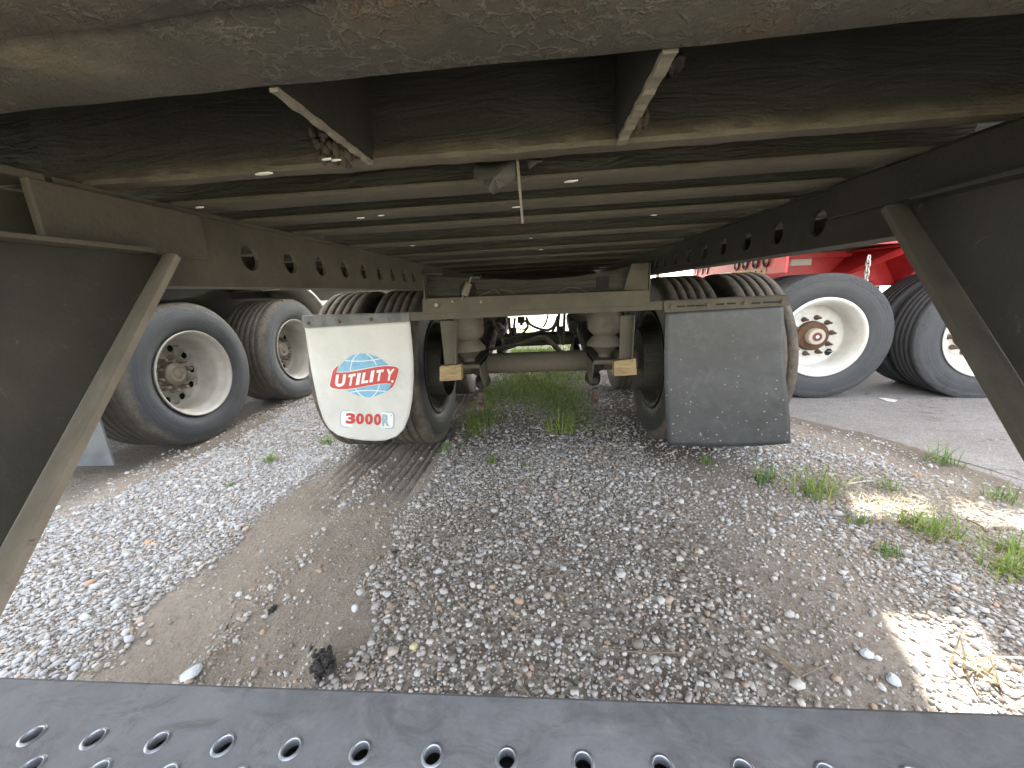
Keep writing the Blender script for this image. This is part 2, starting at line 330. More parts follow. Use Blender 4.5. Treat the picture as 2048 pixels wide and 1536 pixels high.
def obj(name, mb, mat, parent=None, smooth=False, bevel=0, seg=2, loc=None, rot=None, angle=35):
    o = link(name, mb.mesh(name, mat, smooth), parent, loc, rot)
    if bevel:
        b = o.modifiers.new('bevel', 'BEVEL'); b.width = bevel; b.segments = seg; b.limit_method = 'ANGLE'; b.angle_limit = math.radians(angle); b.harden_normals = False
    if smooth: 
        o.data.shade_smooth()
        try: o.data.set_sharp_from_angle(angle=math.radians(40))
        except Exception: pass
    return o
def empty(name, loc=(0, 0, 0), rot=(0, 0, 0), **kw):
    o = bpy.data.objects.new(name, None); COL.objects.link(o); o.location = loc; o.rotation_euler = rot; o.empty_display_size = .1
    return tag(o, **kw)
def np_mesh(name, V, Fq, mat, smooth=False):
    me = bpy.data.meshes.new(name); nv, nf, k = len(V), len(Fq), Fq.shape[1]
    me.vertices.add(nv); me.vertices.foreach_set('co', np.asarray(V, np.float32).ravel())
    me.loops.add(nf * k); me.loops.foreach_set('vertex_index', np.asarray(Fq, np.int32).ravel())
    me.polygons.add(nf); me.polygons.foreach_set('loop_start', np.arange(0, nf * k, k, dtype=np.int32))
    me.update(calc_edges=True); me.materials.append(M[mat])
    if smooth: me.shade_smooth()
    return me
def bez(pts, n=10):                                         # smooth line through points
    pts = [Vector(p) for p in pts]; out = []
    for i in range(len(pts) - 1):
        p0 = pts[max(i - 1, 0)]; p1 = pts[i]; p2 = pts[i + 1]; p3 = pts[min(i + 2, len(pts) - 1)]
        for k in range(n):
            t = k / n; out.append(.5 * ((2 * p1) + (p2 - p0) * t + (2 * p0 - 5 * p1 + 4 * p2 - p3) * t * t + (3 * p1 - p0 - 3 * p2 + p3) * t ** 3))
    return out + [pts[-1]]
def vnoise(x, y, seed=0):                                   # cheap smooth 2-D noise in -1..1
    r = np.random.default_rng(seed); s = 0
    for k in range(7):
        a = r.uniform(0, 2 * pi); w = r.uniform(.6, 1.5); ph = r.uniform(0, 6.28); 
        s = s + np.sin(w * (x * math.cos(a) + y * math.sin(a)) + ph + 1.3 * np.sin(.7 * w * (x * math.sin(a) - y * math.cos(a)) + ph * 2))
    return s / 4.0

# ------------------------------------------------------------------ setting: ground, slab
TL, TR = (-1.28, -0.66), (0.60, 1.22)                        # wheel tracks
def sstep(a, b, x):
    t = np.clip((x - a) / (b - a), 0, 1); return t * t * (3 - 2 * t)
def slab_edge(y):                                           # x of the slab's rim at depth y
    return np.interp(y, [-30, .5, 1.66, 2.04, 2.46, 2.75, 4.5, 30], [2.75, 2.42, 2.16, 2.06, 1.93, 1.74, 1.25, -6.0])
def ground_h(x, y):
    x = np.asarray(x, float); y = np.asarray(y, float)
    near = np.clip(1 - np.hypot(x, y - 2) / 14, 0, 1)
    h = .010 * vnoise(x * 2.2, y * 2.2, 1) + .006 * vnoise(x * 9, y * 9, 2) + .0032 * vnoise(x * 31, y * 31, 3) + .0018 * vnoise(x * 75, y * 60, 13)
    e = .05 * vnoise(x * 3, y * 3, 5)
    tl = sstep(TL[0] - .05, TL[0] + .07, x + e) * (1 - sstep(TL[1] - .07, TL[1] + .04, x + e))
    tr = sstep(TR[0] - .1, TR[0] + .1, x + e) * (1 - sstep(TR[1] - .1, TR[1] + .1, x + e))
    lug = .015 * np.maximum(0, np.sin((x + .97) * 2 * pi / .052)) * sstep(1.5, 2.0, y) * (np.abs(np.abs(x + .97) - .16) < .13)
    h = h - tl * (.032 + lug * (np.abs(y - 2.45) < 1.2)) - tr * .012
    h = h + .022 * np.exp(-((x + .97 + .02 * vnoise(y * 5, y * 2, 8)) / .035) ** 2) * (y < 2.0) * (.5 + .5 * vnoise(x * 8, y * 4, 9))
    h = h + .018 * np.exp(-((x + .61 - e) / .07) ** 2) + .012 * np.exp(-((x + 1.36 - e) / .08) ** 2)
    d = slab_edge(y) - x + .035 * vnoise(y * 7, x * 7, 71) + .015 * vnoise(y * 25, x * 25, 72)
    h = h - .06 * sstep(-.05, -.14, d)
    return h * near - .03 * (1 - near) - .014 * sstep(.4, 0, d) * near
def make_ground():
    xs = np.concatenate([-np.geomspace(400, 4.2, 26), np.arange(-4.0, -1.45, .025), np.arange(-1.45, -.5, .0105), np.arange(-.5, 2.8, .025), np.geomspace(3.0, 400, 26)])
    ys = np.concatenate([-np.geomspace(300, .3, 24), np.arange(0, 4.6, .025), np.arange(4.6, 9, .1), np.geomspace(9.3, 900, 34)])
    X, Y = np.meshgrid(xs, ys); Z = ground_h(X, Y)
    V = np.stack([X.ravel(), Y.ravel(), Z.ravel()], 1); nx, ny = len(xs), len(ys)
    i = np.arange((ny - 1) * (nx - 1)); r = i // (nx - 1); c = i % (nx - 1); a = r * nx + c
    Fq = np.stack([a, a + 1, a + nx + 1, a + nx], 1)
    me = np_mesh('ground', V, Fq, 'gravel_ground', True)
    x, y = V[:, 0], V[:, 1]; e = .10 * vnoise(x * 4, y * 4, 5) + .05 * vnoise(x * 13, y * 13, 6)
    dl = sstep(TL[0] - .06, TL[0] + .06, x + e) * (1 - sstep(TL[1] - .06, TL[1] + .06, x + e))
    dr = .75 * sstep(TR[0] - .1, TR[0] + .15, x + e) * (1 - sstep(TR[1] - .25, TR[1] - .05, x + e))
    dn = sstep(-3.1, -2.9, x + e) * (1 - sstep(-2.35, -2.15, x + e))
    ds = sstep(.62, .3, slab_edge(y) - x + e) * .9
    dirt = np.clip(np.maximum.reduce([dl, dr, dn, ds]), 0, 1)
    dark_ground = np.clip(sstep(1.75, 2.2, y) * (dr * 1.2) + .8 * sstep(.32, .05, slab_edge(y) - x + e) * (slab_edge(y) - x > -.1) + .9 * dn * sstep(1.6, 2.2, y), 0, 1)  # ground coloured darker along the slab rim and around the outer wheels
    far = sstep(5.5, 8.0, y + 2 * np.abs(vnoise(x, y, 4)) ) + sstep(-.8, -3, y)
    for nm, val in (('dirt', dirt), ('dark_ground', dark_ground), ('far', np.clip(far, 0, 1))):
        at = me.attributes.new(nm, 'FLOAT', 'POINT'); at.data.foreach_set('value', val.astype(np.float32))
    tag(link('ground', me), kind='structure')
make_ground()
def make_slab():
    def sheet(name, ys, x0, x1, nz):
        m = MB(); L = []
        for y in ys:
            e = float(nz * (.6 * vnoise(np.array(y * 14.), np.array(1.), 3) + vnoise(np.array(y * 4.), np.array(2.), 4)))
            L.append((x0(y) + e, float(y), x1(y)))
        n = len(L); top = [(x, y, -.022) for x, y, w in L]; low = [(x - .008, y, -.16) for x, y, w in L]; out = [(w, y, -.022) for x, y, w in L]; ol = [(w + .004, y, -.16) for x, y, w in L]
        m.add(top + low + out + ol, [(i, i + 1, n + i + 1, n + i) for i in range(n - 1)] + [(i, i + 1, 2 * n + i + 1, 2 * n + i) for i in range(n - 1)] + [(2 * n + i, 2 * n + i + 1, 3 * n + i + 1, 3 * n + i) for i in range(n - 1)])
        tag(obj(name, m, 'slab_concrete'), kind='structure')
    off_ = lambda y: .13 * float(sstep(2.35, 1.9, np.array(y)))
    sheet('concrete_slab', np.arange(-6, 20, .04), lambda y: float(slab_edge(y)) + off_(y), lambda y: 60.0, .020)
    sheet('concrete_strip', np.arange(-6, 2.2, .03), lambda y: float(slab_edge(y)), lambda y: float(slab_edge(y)) + max(.004, off_(y) - .022), .016)
make_slab()

# ------------------------------------------------------------------ tyres and wheels
def tyre_mesh(name, W, Rr, rim, mat, grooves=4, n=80, gw=.011, gd=.013):
    h = W / 2; pr = []
    pr += [(-h * .78, rim + .010), (-h * .86, rim + .020), (-h * .95, rim + .05), (-h, rim + (Rr - rim) * .45), (-h * .985, Rr - .055), (-h * .95, Rr - .03), (-h * .90, Rr - .012), (-h * .84, Rr - .002)]
    tw = h * .84; xs = [-tw + 2 * tw * (k + 1) / (grooves + 1) for k in range(grooves)]
    for x in xs: pr += [(x - gw / 2, Rr), (x - gw / 2 + .002, Rr - gd), (x + gw / 2 - .002, Rr - gd), (x + gw / 2, Rr)]
    pr += [(-x, r) for x, r in reversed(pr[:8])]
    m = MB().lathe(pr, n)
    return m.mesh(name, mat, True)
def disc_holes(m, nh, r_in, r_out, rc, rh, x0, x1, k=6):
    """a wheel disc from r_in to r_out with nh round holes on radius rc; front at x0, hole walls back to x1"""
    for h in range(nh):
        a0 = 2 * pi * (h - .5) / nh; a1 = 2 * pi * (h + .5) / nh; am = (a0 + a1) / 2
        outer = []
        for (ra, aa, rb, ab) in ((r_in, a0, r_in, a1), (r_in, a1, r_out, a1), (r_out, a1, r_out, a0), (r_out, a0, r_in, a0)):
            for q in range(k): outer.append((ra + (rb - ra) * q / k, aa + (ab - aa) * q / k))
        cx, cy = rc * math.cos(am), rc * math.sin(am); O = [Vector((x0, r * math.cos(a), r * math.sin(a))) for r, a in outer]
        I = []
        for p in O:
            d = math.atan2(p.z - cy, p.y - cx); I.append(Vector((x0, cx + rh * math.cos(d), cy + rh * math.sin(d))))
        m.cells(O, I); m.cells(I, [Vector((x1, p.y, p.z)) for p in I])
def make_wheel(parent, loc, rotz, tyre_me, kind, W, first=None):
    """wheel axis along local X, outer face towards +X"""
    h = W / 2
    if kind not in WCACHE:
        m = MB()
        if kind == 'wide':      # wide single on a dull alloy wheel
            pr = [(h * .80, .294), (h * .90, .303), (h * .935, .305), (h * .95, .302), (h * .945, .298), (h * .91, .289), (h * .80, .281), (h * .70, .276), (h * .62, .262), (h * .50, .254), (h * .34, .252), (h * .24, .248), (h * .04, .246), (-h * .06, .236), (-h * .10, .225)]
            m.lathe(pr, 72); disc_holes(m, 10, .148, .225, .190, .026, -h * .10, -h * .15)
            m.lathe([(-h * .10, .148), (-h * .06, .138), (-h * .07, .06)], 60); m.lathe([(-h * .3, .25), (-h * .86, .283)], 48)
            hub = MB().lathe([(-h * .07, .088), (h * .14, .085), (h * .20, .080), (h * .22, .062), (h * .24, .060), (h * .245, .048), (h * .235, .046), (h * .24, .030), (h * .27, .027), (h * .275, .001)], 40)
            nut = MB().lathe([(0, .022), (.010, .022), (.012, .017), (.040, .015), (.055, .014), (.066, .009), (.068, .0005)], 12); nr = .118; nx = -h * .06; nm = 'hub_grey'
            WCACHE[kind] = (m.mesh('wheel', 'dusty_rim', True), hub.mesh('hub_cap', 'hub_grey', True), nut.mesh('wheel_nut', 'hub_grey', True), nr, nx)
        elif kind == 'white':   # outer dual on a white steel wheel
            pr = [(h * .80, .290), (h * .90, .316), (h * .96, .319), (h * .985, .313), (h * .975, .303), (h * .93, .292), (h * .80, .282), (h * .68, .271), (h * .55, .264), (h * .40, .258), (h * .1, .252), (-h * .12, .250), (-h * .26, .248), (-h * .285, .244), (-h * .29, .186)]
            m.lathe(pr, 72)
            m.lathe([(-h * .29, .186), (-h * .25, .182), (-h * .235, .178), (-h * .235, .10)], 60); m.lathe([(-h * .25, .25), (-h * .86, .283)], 48)
            hub = MB().lathe([(-h * .24, .124), (h * .0, .120), (h * .05, .108), (h * .06, .078), (h * .10, .074), (h * .12, .05)], 40)
            nut = MB().lathe([(0, .022), (.008, .021), (.010, .016), (.032, .0145), (.034, .010), (.060, .0095), (.062, .0005)], 10); nr = .152; nx = -h * .235
            WCACHE[kind] = (m.mesh('wheel', 'white_rim', True), hub.mesh('hub', 'rust', True), nut.mesh('wheel_nut', 'rusty_stud', True), nr, nx)
        else:                   # inner dual / far wheels: dish seen from behind
            pr = [(h * .86, .283), (h * .93, .312), (h * .96, .309), (h * .9, .287), (h * .7, .275), (h * .45, .262), (h * .2, .24), (h * .25, .17), (h * .3, .06), (h * .3, .001)]
            m.lathe(pr, 48); m.lathe([(-h * .9, .312), (-h * .6, .275), (h * .2, .24)], 48)
            m.lathe([(-h * .15, .215), (-h * .30, .21), (-h * .32, .20), (-h * .32, .05)], 40)
            WCACHE[kind] = (m.mesh('wheel', 'undercoat', True), None, None, 0, 0)
    wm, hm, nm_, nr, nx = WCACHE[kind]
    w = link('wheel', wm, parent, loc, (0, 0, rotz)); link('tyre', tyre_me, w)
    if kind == 'wide':
        if 'hole_backing' not in WCACHE: WCACHE['hole_backing'] = MB().lathe([(-h * .22, .0005), (-h * .22, .235), (-h * .8, .235)], 32).mesh('brake_drum', 'black_gap', True)  # black backing disc behind the hand holes, standing in for the shade inside
        link('brake_drum', WCACHE['hole_backing'], w)
    if hm:
        link('hub_cap', hm, w)
        for k in range(10):
            a = 2 * pi * (k + .25) / 10; link('wheel_nut', nm_, w, (nx, nr * math.cos(a), nr * math.sin(a)))
    return w
WCACHE = {}
T_DUAL = tyre_mesh('tyre', .280, .505, .287, 'muddy_tyre', 4)
T_WIDE = tyre_mesh('tyre', .430, .505, .287, 'blue_tyre', 6, gw=.006, gd=.0035)
T_RED = tyre_mesh('tyre', .280, .503, .287, 'grey_tyre', 4)

# ------------------------------------------------------------------ the trailer we are under
YB = 2.45                                                    # rear axle
box = empty('semi_trailer', (0, YB, 0), label='dark trailer overhead with crossmembers, holed rails, perforated rear guard and two mud flaps', cat='trailer')
off = Vector((0, -YB, 0))
def bp(name, mb, mat, parent=None, **kw):                    # part of the trailer, built in world coordinates
    return obj(name, mb, mat, parent or box, loc=(off if parent is None else None), **kw)
XL, XR = -.545, .505
def build_body():
    m = MB().box(-1.30, 1.26, .14, 9.0, 1.262, 1.29); bp('floor', m, 'trailer_floor')
    for x0, x1 in ((-1.31, -1.28), (1.25, 1.28)):
        bp('side_wall', MB().box(x0, x1, .10, 9.0, 1.30, 4.13), 'trailer_white'); bp('side_rail', MB().box(x0 - .004, x1 + .004, .10, 9.0, 1.12, 1.30), 'dark_frame', bevel=.004)
    bp('roof', MB().box(-1.31, 1.28, .10, 9.0, 4.135, 4.17), 'trailer_white'); bp('front_wall', MB().box(-1.276, 1.246, 8.96, 9.0, 1.30, 4.13), 'trailer_white')
    for k in (0, 1):
        x0, x1 = ((-1.275, -.022), (-.012, 1.245))[k]; bp('rear_door', MB().box(x0, x1, .10, .14, 1.33, 3.96), 'trailer_white', bevel=.004)
    # rear sill: rounded underside with a crease
    def sill(x): return [(x, .10, 1.33), (x, .10, 1.13), (x, .115, 1.112), (x, .205, 1.104), (x, .228, 1.101), (x, .234, 1.104), (x, .242, 1.1005), (x, .290, 1.0995), (x, .2985, 1.1005), (x, .3015, 1.104), (x, .3015, 1.26), (x, .30, 1.33)]
    xs = [-1.27 + 2.51 * k / 200 for k in range(201)]; m = MB(); n = 12; vs = []
    for i, x in enumerate(xs):
        for j, (a, b, c) in enumerate(sill(x)):
            wob = .0022 * vnoise(np.array(x * 24.), np.array(b * 30.), 11) + .0016 * vnoise(np.array(x * 70.), np.array(b * 55.), 12)
            vs.append((a, b + (float(wob) * .35 if j in (7, 8, 9) else 0), c + (float(wob) * .55 if 2 < j < 10 else 0)))
    fs = [(i * n + j, i * n + (j + 1) % n, (i + 1) * n + (j + 1) % n, (i + 1) * n + j) for i in range(200) for j in range(n)]
    m.add(vs, fs); bp('rear_sill', m, 'sill_sealer', smooth=True)
    # deep first crossmember
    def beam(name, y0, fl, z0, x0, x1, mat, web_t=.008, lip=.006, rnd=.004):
        o = bp(name, MB().box(x0, x1, y0 + .012, y0 + .012 + web_t, z0 + lip + .0005, 1.262), 'undercoat')  # web in a darker coat than the flange: shade between beams painted in
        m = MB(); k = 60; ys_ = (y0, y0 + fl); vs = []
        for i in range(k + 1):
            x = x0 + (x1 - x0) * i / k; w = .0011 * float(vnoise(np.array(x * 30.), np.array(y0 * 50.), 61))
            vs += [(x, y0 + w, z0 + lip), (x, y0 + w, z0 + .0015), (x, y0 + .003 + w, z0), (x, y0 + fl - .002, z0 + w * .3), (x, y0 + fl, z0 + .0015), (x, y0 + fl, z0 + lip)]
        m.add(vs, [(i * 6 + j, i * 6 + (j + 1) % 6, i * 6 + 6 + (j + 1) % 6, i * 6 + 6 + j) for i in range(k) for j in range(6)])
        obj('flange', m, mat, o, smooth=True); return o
    m = MB(); pr = [(.472, 1.262), (.472, 1.135), (.470, 1.118), (.464, 1.105), (.466, 1.100), (.480, 1.0985), (.491, 1.101), (.491, 1.107), (.482, 1.262)]
    vs = []; xs2 = [-.60 + 1.16 * k / 120 for k in range(121)]; k9 = len(pr)
    for x in xs2:
        for j, (y, z) in enumerate(pr):
            wob = .0018 * float(vnoise(np.array(x * 40.), np.array(j * 1.7), 21)) + .0012 * float(vnoise(np.array(x * 110.), np.array(j * 2.7), 22))
            vs.append((x, y + (wob if 0 < j < 8 else 0), z + (wob * .8 if 2 < j < 8 else 0)))
    m.add(vs, [(i * k9 + j, i * k9 + (j + 1) % k9, (i + 1) * k9 + (j + 1) % k9, (i + 1) * k9 + j) for i in range(120) for j in range(k9)])
    bp('crossmember', m, 'sealed_beam', smooth=True)
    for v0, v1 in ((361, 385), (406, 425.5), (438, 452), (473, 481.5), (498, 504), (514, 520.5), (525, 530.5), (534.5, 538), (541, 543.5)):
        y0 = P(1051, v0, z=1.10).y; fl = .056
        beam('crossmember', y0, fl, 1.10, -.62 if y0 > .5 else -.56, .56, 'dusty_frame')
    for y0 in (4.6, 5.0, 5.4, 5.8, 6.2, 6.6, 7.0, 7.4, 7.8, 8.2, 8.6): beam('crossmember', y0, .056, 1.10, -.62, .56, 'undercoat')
    # outboard crossmember stubs
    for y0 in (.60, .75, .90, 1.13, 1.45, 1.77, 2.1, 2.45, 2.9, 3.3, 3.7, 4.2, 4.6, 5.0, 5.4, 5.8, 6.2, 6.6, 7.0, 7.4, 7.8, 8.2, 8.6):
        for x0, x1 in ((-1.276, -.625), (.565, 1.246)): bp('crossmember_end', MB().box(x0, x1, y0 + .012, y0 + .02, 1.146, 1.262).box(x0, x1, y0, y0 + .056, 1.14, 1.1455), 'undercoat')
    # gusset plates between sill and crossmember
    for x in (-.183, .086):
        poly = [(x, .3016, 1.1015), (x, .4625, 1.1015), (x, .474, 1.118), (x, .474, 1.262), (x, .3016, 1.262)]; d = -.006 if x < 0 else .009
        gp = bp('gusset_plate', MB().prism(poly, (d, 0, 0)), 'dark_frame')
        m = MB(); vs = []; n = 24
        for k in range(n + 1):
            y = .302 + .160 * k / n; w = .0008 * math.sin(k * 1.3) + .0007 * math.sin(k * 3.1); vs += [(x - .0008 * (1 if d > 0 else -1) - w * .6, y, 1.1012), (x + d * 1.08 + w, y, 1.1012), (x + d * 1.04, y, 1.0985 + w), (x, y, 1.0985 + w)]
        m.add(vs, [(4 * i + j, 4 * i + (j + 1) % 4, 4 * i + 4 + (j + 1) % 4, 4 * i + 4 + j) for i in range(n) for j in range(4)] + [(0, 1, 2, 3), (4 * n, 4 * n + 3, 4 * n + 2, 4 * n + 1)])
        obj('plate_edge', m, 'strut_edge', gp)
    # lumps of old sealer beside the gusset and drips
    def lumps(name, c, n, spread, r, seed, mat):
        rng = random.Random(seed); m = MB()
        for _ in range(n):
            p = Vector(c) + Vector([rng.uniform(-1, 1) * s for s in spread]); q = r * rng.uniform(.5, 1.3)
            bm = bmesh.new(); bmesh.ops.create_icosphere(bm, subdivisions=2, radius=q); sx, sz = rng.uniform(.6, 1.2), rng.uniform(.8, 1.9)
            vs = [p + Vector((v.co.x * sx, v.co.y, v.co.z * sz)) for v in bm.verts]
            m.add(vs, [tuple(v.index for v in f.verts) for f in bm.faces]); bm.free()
        return bp(name, m, mat, smooth=True)
    tag(lumps('sealer_lump', (-.220, .464, 1.126), 110, (.026, .008, .022), .0048, 3, 'sealer'), kind='stuff')
    tag(lumps('sealer_lump', (.112, .466, 1.122), 14, (.006, .005, .007), .0042, 4, 'sealer'), kind='stuff')
    for k, (u, v, s) in enumerate(((528, 349, 1.), (655, 320, .6), (672, 322, .5), (1141, 364, 1.1), (1036, 415, .9), (720, 437, .9), (762, 432, .6), (399, 416, .9), (1309, 431, .7), (826, 492, .7), (1082, 500, .8), (1062, 477, .5))):
        p = P(u, v, z=1.0965); m = MB(); n = 6
        w = .0075 * s; rr = random.Random(k); poly = [(p.x + w * 1.5 * math.cos(2 * pi * q / n + .3) * rr.uniform(.6, 1.1), p.y + w * .6 * math.sin(2 * pi * q / n) * rr.uniform(.6, 1.1), p.z) for q in range(n)]
        m.prism(poly, (0, 0, .0015)); bp('paint_chip', m, 'white_chip')
build_body()

def holed_rail(name, xs, x_in, t, ys, z0, z1, y0, y1, hz, r, mat):
    """web in the plane x = x_in with real round holes at ys"""
    m = MB(); k = 5; xo = x_in + t
    cuts = [y0] + [(a + b) / 2 for a, b in zip(ys[:-1], ys[1:])] + [ys[-1] + (ys[-1] - ys[-2]) / 2]
    lo0 = max(y0, ys[0] - (ys[1] - ys[0]) / 2); cuts[0] = lo0
    for x, flip in ((x_in, 1), (xo, -1)):
        if lo0 > y0: m.add([(x, y0, z0), (x, lo0, z0), (x, lo0, z1), (x, y0, z1)], [(0, 1, 2, 3)])
        for a, b, yc in zip(cuts[:-1], cuts[1:], ys):
            O = []
            for (pa, pb) in (((a, z0), (b, z0)), ((b, z0), (b, z1)), ((b, z1), (a, z1)), ((a, z1), (a, z0))):
                O += [Vector((x, pa[0] + (pb[0] - pa[0]) * q / k, pa[1] + (pb[1] - pa[1]) * q / k)) for q in range(k)]
            I = [Vector((x, yc + r * math.cos(g), hz + r * 1.05 * math.sin(g))) for g in (math.atan2(p.z - hz, p.y - yc) for p in O)]
            m.cells(O, I)
            if flip == 1: m.cells(I, [p + Vector((t, 0, 0)) for p in I])
        m.add([(x, cuts[-1], z0), (x, y1, z0), (x, y1, z1), (x, cuts[-1], z1)], [(0, 1, 2, 3)])
    s = 1 if t > 0 else -1
    m.box(min(x_in, x_in + s * .075), max(x_in, x_in + s * .075), y0, y1, z0 - .008, z0 - .0005)   # bottom flange turned outboard
    m.box(min(x_in - s * .004, x_in + s * .075), max(x_in - s * .004, x_in + s * .075), y0, y1, z1 + .0005, z1 + .007)
    o = bp(name, m, mat)
    back = x_in + s * .05; mm = MB().box(min(back, back + s * .006), max(back, back + s * .006), y0, y1, z0, z0 + .052); bp('rail_liner', mm, 'dusty_frame')
    return o
yl = [.718 + .1205 * k for k in range(9)]; yr = [.775 + .1235 * k for k in range(9)]
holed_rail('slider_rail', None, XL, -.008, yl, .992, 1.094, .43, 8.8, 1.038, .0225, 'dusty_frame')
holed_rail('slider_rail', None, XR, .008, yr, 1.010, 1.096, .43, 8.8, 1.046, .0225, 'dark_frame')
def build_rear_frame():
    # side plates over the rails, an open recess behind them
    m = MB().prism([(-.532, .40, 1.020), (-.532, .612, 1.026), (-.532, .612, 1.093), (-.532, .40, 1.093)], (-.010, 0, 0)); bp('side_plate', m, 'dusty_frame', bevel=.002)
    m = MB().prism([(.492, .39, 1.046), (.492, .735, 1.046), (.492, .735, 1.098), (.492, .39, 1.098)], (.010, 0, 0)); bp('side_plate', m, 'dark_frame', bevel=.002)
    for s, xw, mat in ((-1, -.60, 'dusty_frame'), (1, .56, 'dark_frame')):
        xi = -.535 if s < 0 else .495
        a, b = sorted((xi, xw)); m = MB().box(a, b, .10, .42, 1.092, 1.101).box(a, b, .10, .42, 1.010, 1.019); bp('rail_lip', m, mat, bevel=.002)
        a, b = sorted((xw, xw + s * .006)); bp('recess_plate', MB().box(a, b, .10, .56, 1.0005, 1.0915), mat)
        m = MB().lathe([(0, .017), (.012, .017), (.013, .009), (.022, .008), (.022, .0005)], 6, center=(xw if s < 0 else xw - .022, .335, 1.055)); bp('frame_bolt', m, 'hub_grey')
    # guard struts: web with a slanted forward edge, flange turned inboard along it, cap plate
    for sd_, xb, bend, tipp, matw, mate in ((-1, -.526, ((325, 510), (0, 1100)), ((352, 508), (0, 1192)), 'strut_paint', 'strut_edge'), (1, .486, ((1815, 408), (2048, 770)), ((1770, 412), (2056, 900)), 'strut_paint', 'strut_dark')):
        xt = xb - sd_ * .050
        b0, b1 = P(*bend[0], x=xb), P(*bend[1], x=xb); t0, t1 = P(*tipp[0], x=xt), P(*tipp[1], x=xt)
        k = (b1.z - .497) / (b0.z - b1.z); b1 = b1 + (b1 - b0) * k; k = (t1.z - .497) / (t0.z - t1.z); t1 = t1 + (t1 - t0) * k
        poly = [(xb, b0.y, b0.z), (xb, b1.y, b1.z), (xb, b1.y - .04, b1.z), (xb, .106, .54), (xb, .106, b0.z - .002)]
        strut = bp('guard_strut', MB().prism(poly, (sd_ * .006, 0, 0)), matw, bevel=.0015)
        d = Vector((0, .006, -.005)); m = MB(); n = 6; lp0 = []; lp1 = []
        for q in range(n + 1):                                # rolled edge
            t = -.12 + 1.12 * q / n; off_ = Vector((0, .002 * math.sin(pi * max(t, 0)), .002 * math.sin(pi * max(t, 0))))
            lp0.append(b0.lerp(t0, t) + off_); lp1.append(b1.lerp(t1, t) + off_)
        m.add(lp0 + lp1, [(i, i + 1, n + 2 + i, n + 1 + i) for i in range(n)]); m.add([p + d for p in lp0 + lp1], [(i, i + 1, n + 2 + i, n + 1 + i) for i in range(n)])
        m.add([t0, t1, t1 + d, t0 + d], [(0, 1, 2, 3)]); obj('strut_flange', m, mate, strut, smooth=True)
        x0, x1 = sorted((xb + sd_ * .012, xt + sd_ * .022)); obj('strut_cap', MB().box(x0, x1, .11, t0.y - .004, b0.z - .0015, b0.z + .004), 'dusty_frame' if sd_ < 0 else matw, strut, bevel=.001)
build_rear_frame()

def build_bumper():
    # perforated rear guard tube
    y0, y1, z0, z1 = .105, .3030, .452, .5500
    m = MB(); pr = [(y0, z1 - .012), (y0 + .004, z1 - .004), (y0 + .012, z1), (y1 - .004, z1), (y1 - .0012, z1 - .0012), (y1, z1 - .004), (y1, z0 + .01), (y1 - .01, z0), (y0 + .01, z0), (y0, z0 + .01)]
    inn = [(y0 + .006, z1 - .013), (y0 + .009, z1 - .008), (y0 + .014, z1 - .006), (y1 - .014, z1 - .006), (y1 - .008, z1 - .008), (y1 - .006, z1 - .012), (y1 - .006, z0 + .012), (y1 - .012, z0 + .006), (y0 + .012, z0 + .006), (y0 + .006, z0 + .012)]
    xa, xb_ = -1.22, 1.18; n = len(pr)
    vs = [(x, *p) for x in (xa, xb_) for p in pr] + [(x, *p) for x in (xa, xb_) for p in inn]
    fs = [(i, (i + 1) % n, n + (i + 1) % n, n + i) for i in range(n)] + [(2 * n + i, 2 * n + (i + 1) % n, 3 * n + (i + 1) % n, 3 * n + i) for i in range(n)]
    fs += [(i, (i + 1) % n, 2 * n + (i + 1) % n, 2 * n + i) for i in range(n)] + [(n + i, n + (i + 1) % n, 3 * n + (i + 1) % n, 3 * n + i) for i in range(n)]
    m.add(vs, fs)
    holes = []
    for k in range(-4, 20):
        for row, (yy, dx) in enumerate(((.2470, 0), (.2225, .0335), (.198, 0), (.1735, .0335))): holes.append((-.510 + .0669 * k + dx, yy))
    holes = [h for h in holes if -.8 < h[0] < .45]
    cut = MB()
    for hx, hy in holes: cut.lathe([(.50, .0004), (.50, .0074), (.60, .0074), (.60, .0004)], 20, 'Z', (hx, hy, 0))
    co = bpy.data.objects.new('hole_cutter', cut.mesh('hole_cutter')); COL.objects.link(co)
    b = bp('bumper', m, 'bumper_paint'); mod = b.modifiers.new('holes', 'BOOLEAN'); mod.object = co; mod.operation = 'DIFFERENCE'; mod.solver = 'EXACT'
    co.location = off; co.location = (0, 0, 0); b.parent = None; b.location = (0, 0, 0); bpy.context.view_layer.update()
    dg = bpy.context.evaluated_depsgraph_get(); me = bpy.data.meshes.new_from_object(b.evaluated_get(dg))
    b.modifiers.clear(); b.data = me; bpy.data.objects.remove(co); b.parent = box; b.location = off
    bm = bmesh.new(); bm.from_mesh(me); bmesh.ops.recalc_face_normals(bm, faces=bm.faces); bm.to_mesh(me); bm.free()
    rim = MB().lathe([(-.008, .0072), (.0005, .0072), (.0013, .0077), (.0013, .0082), (.0006, .0095), (.0002, .0103)], 28, 'Z').mesh('hole_rim', 'bare_rim_steel', True)
    for hx, hy in holes: link('hole_rim', rim, b, (hx, hy, z1))
build_bumper()

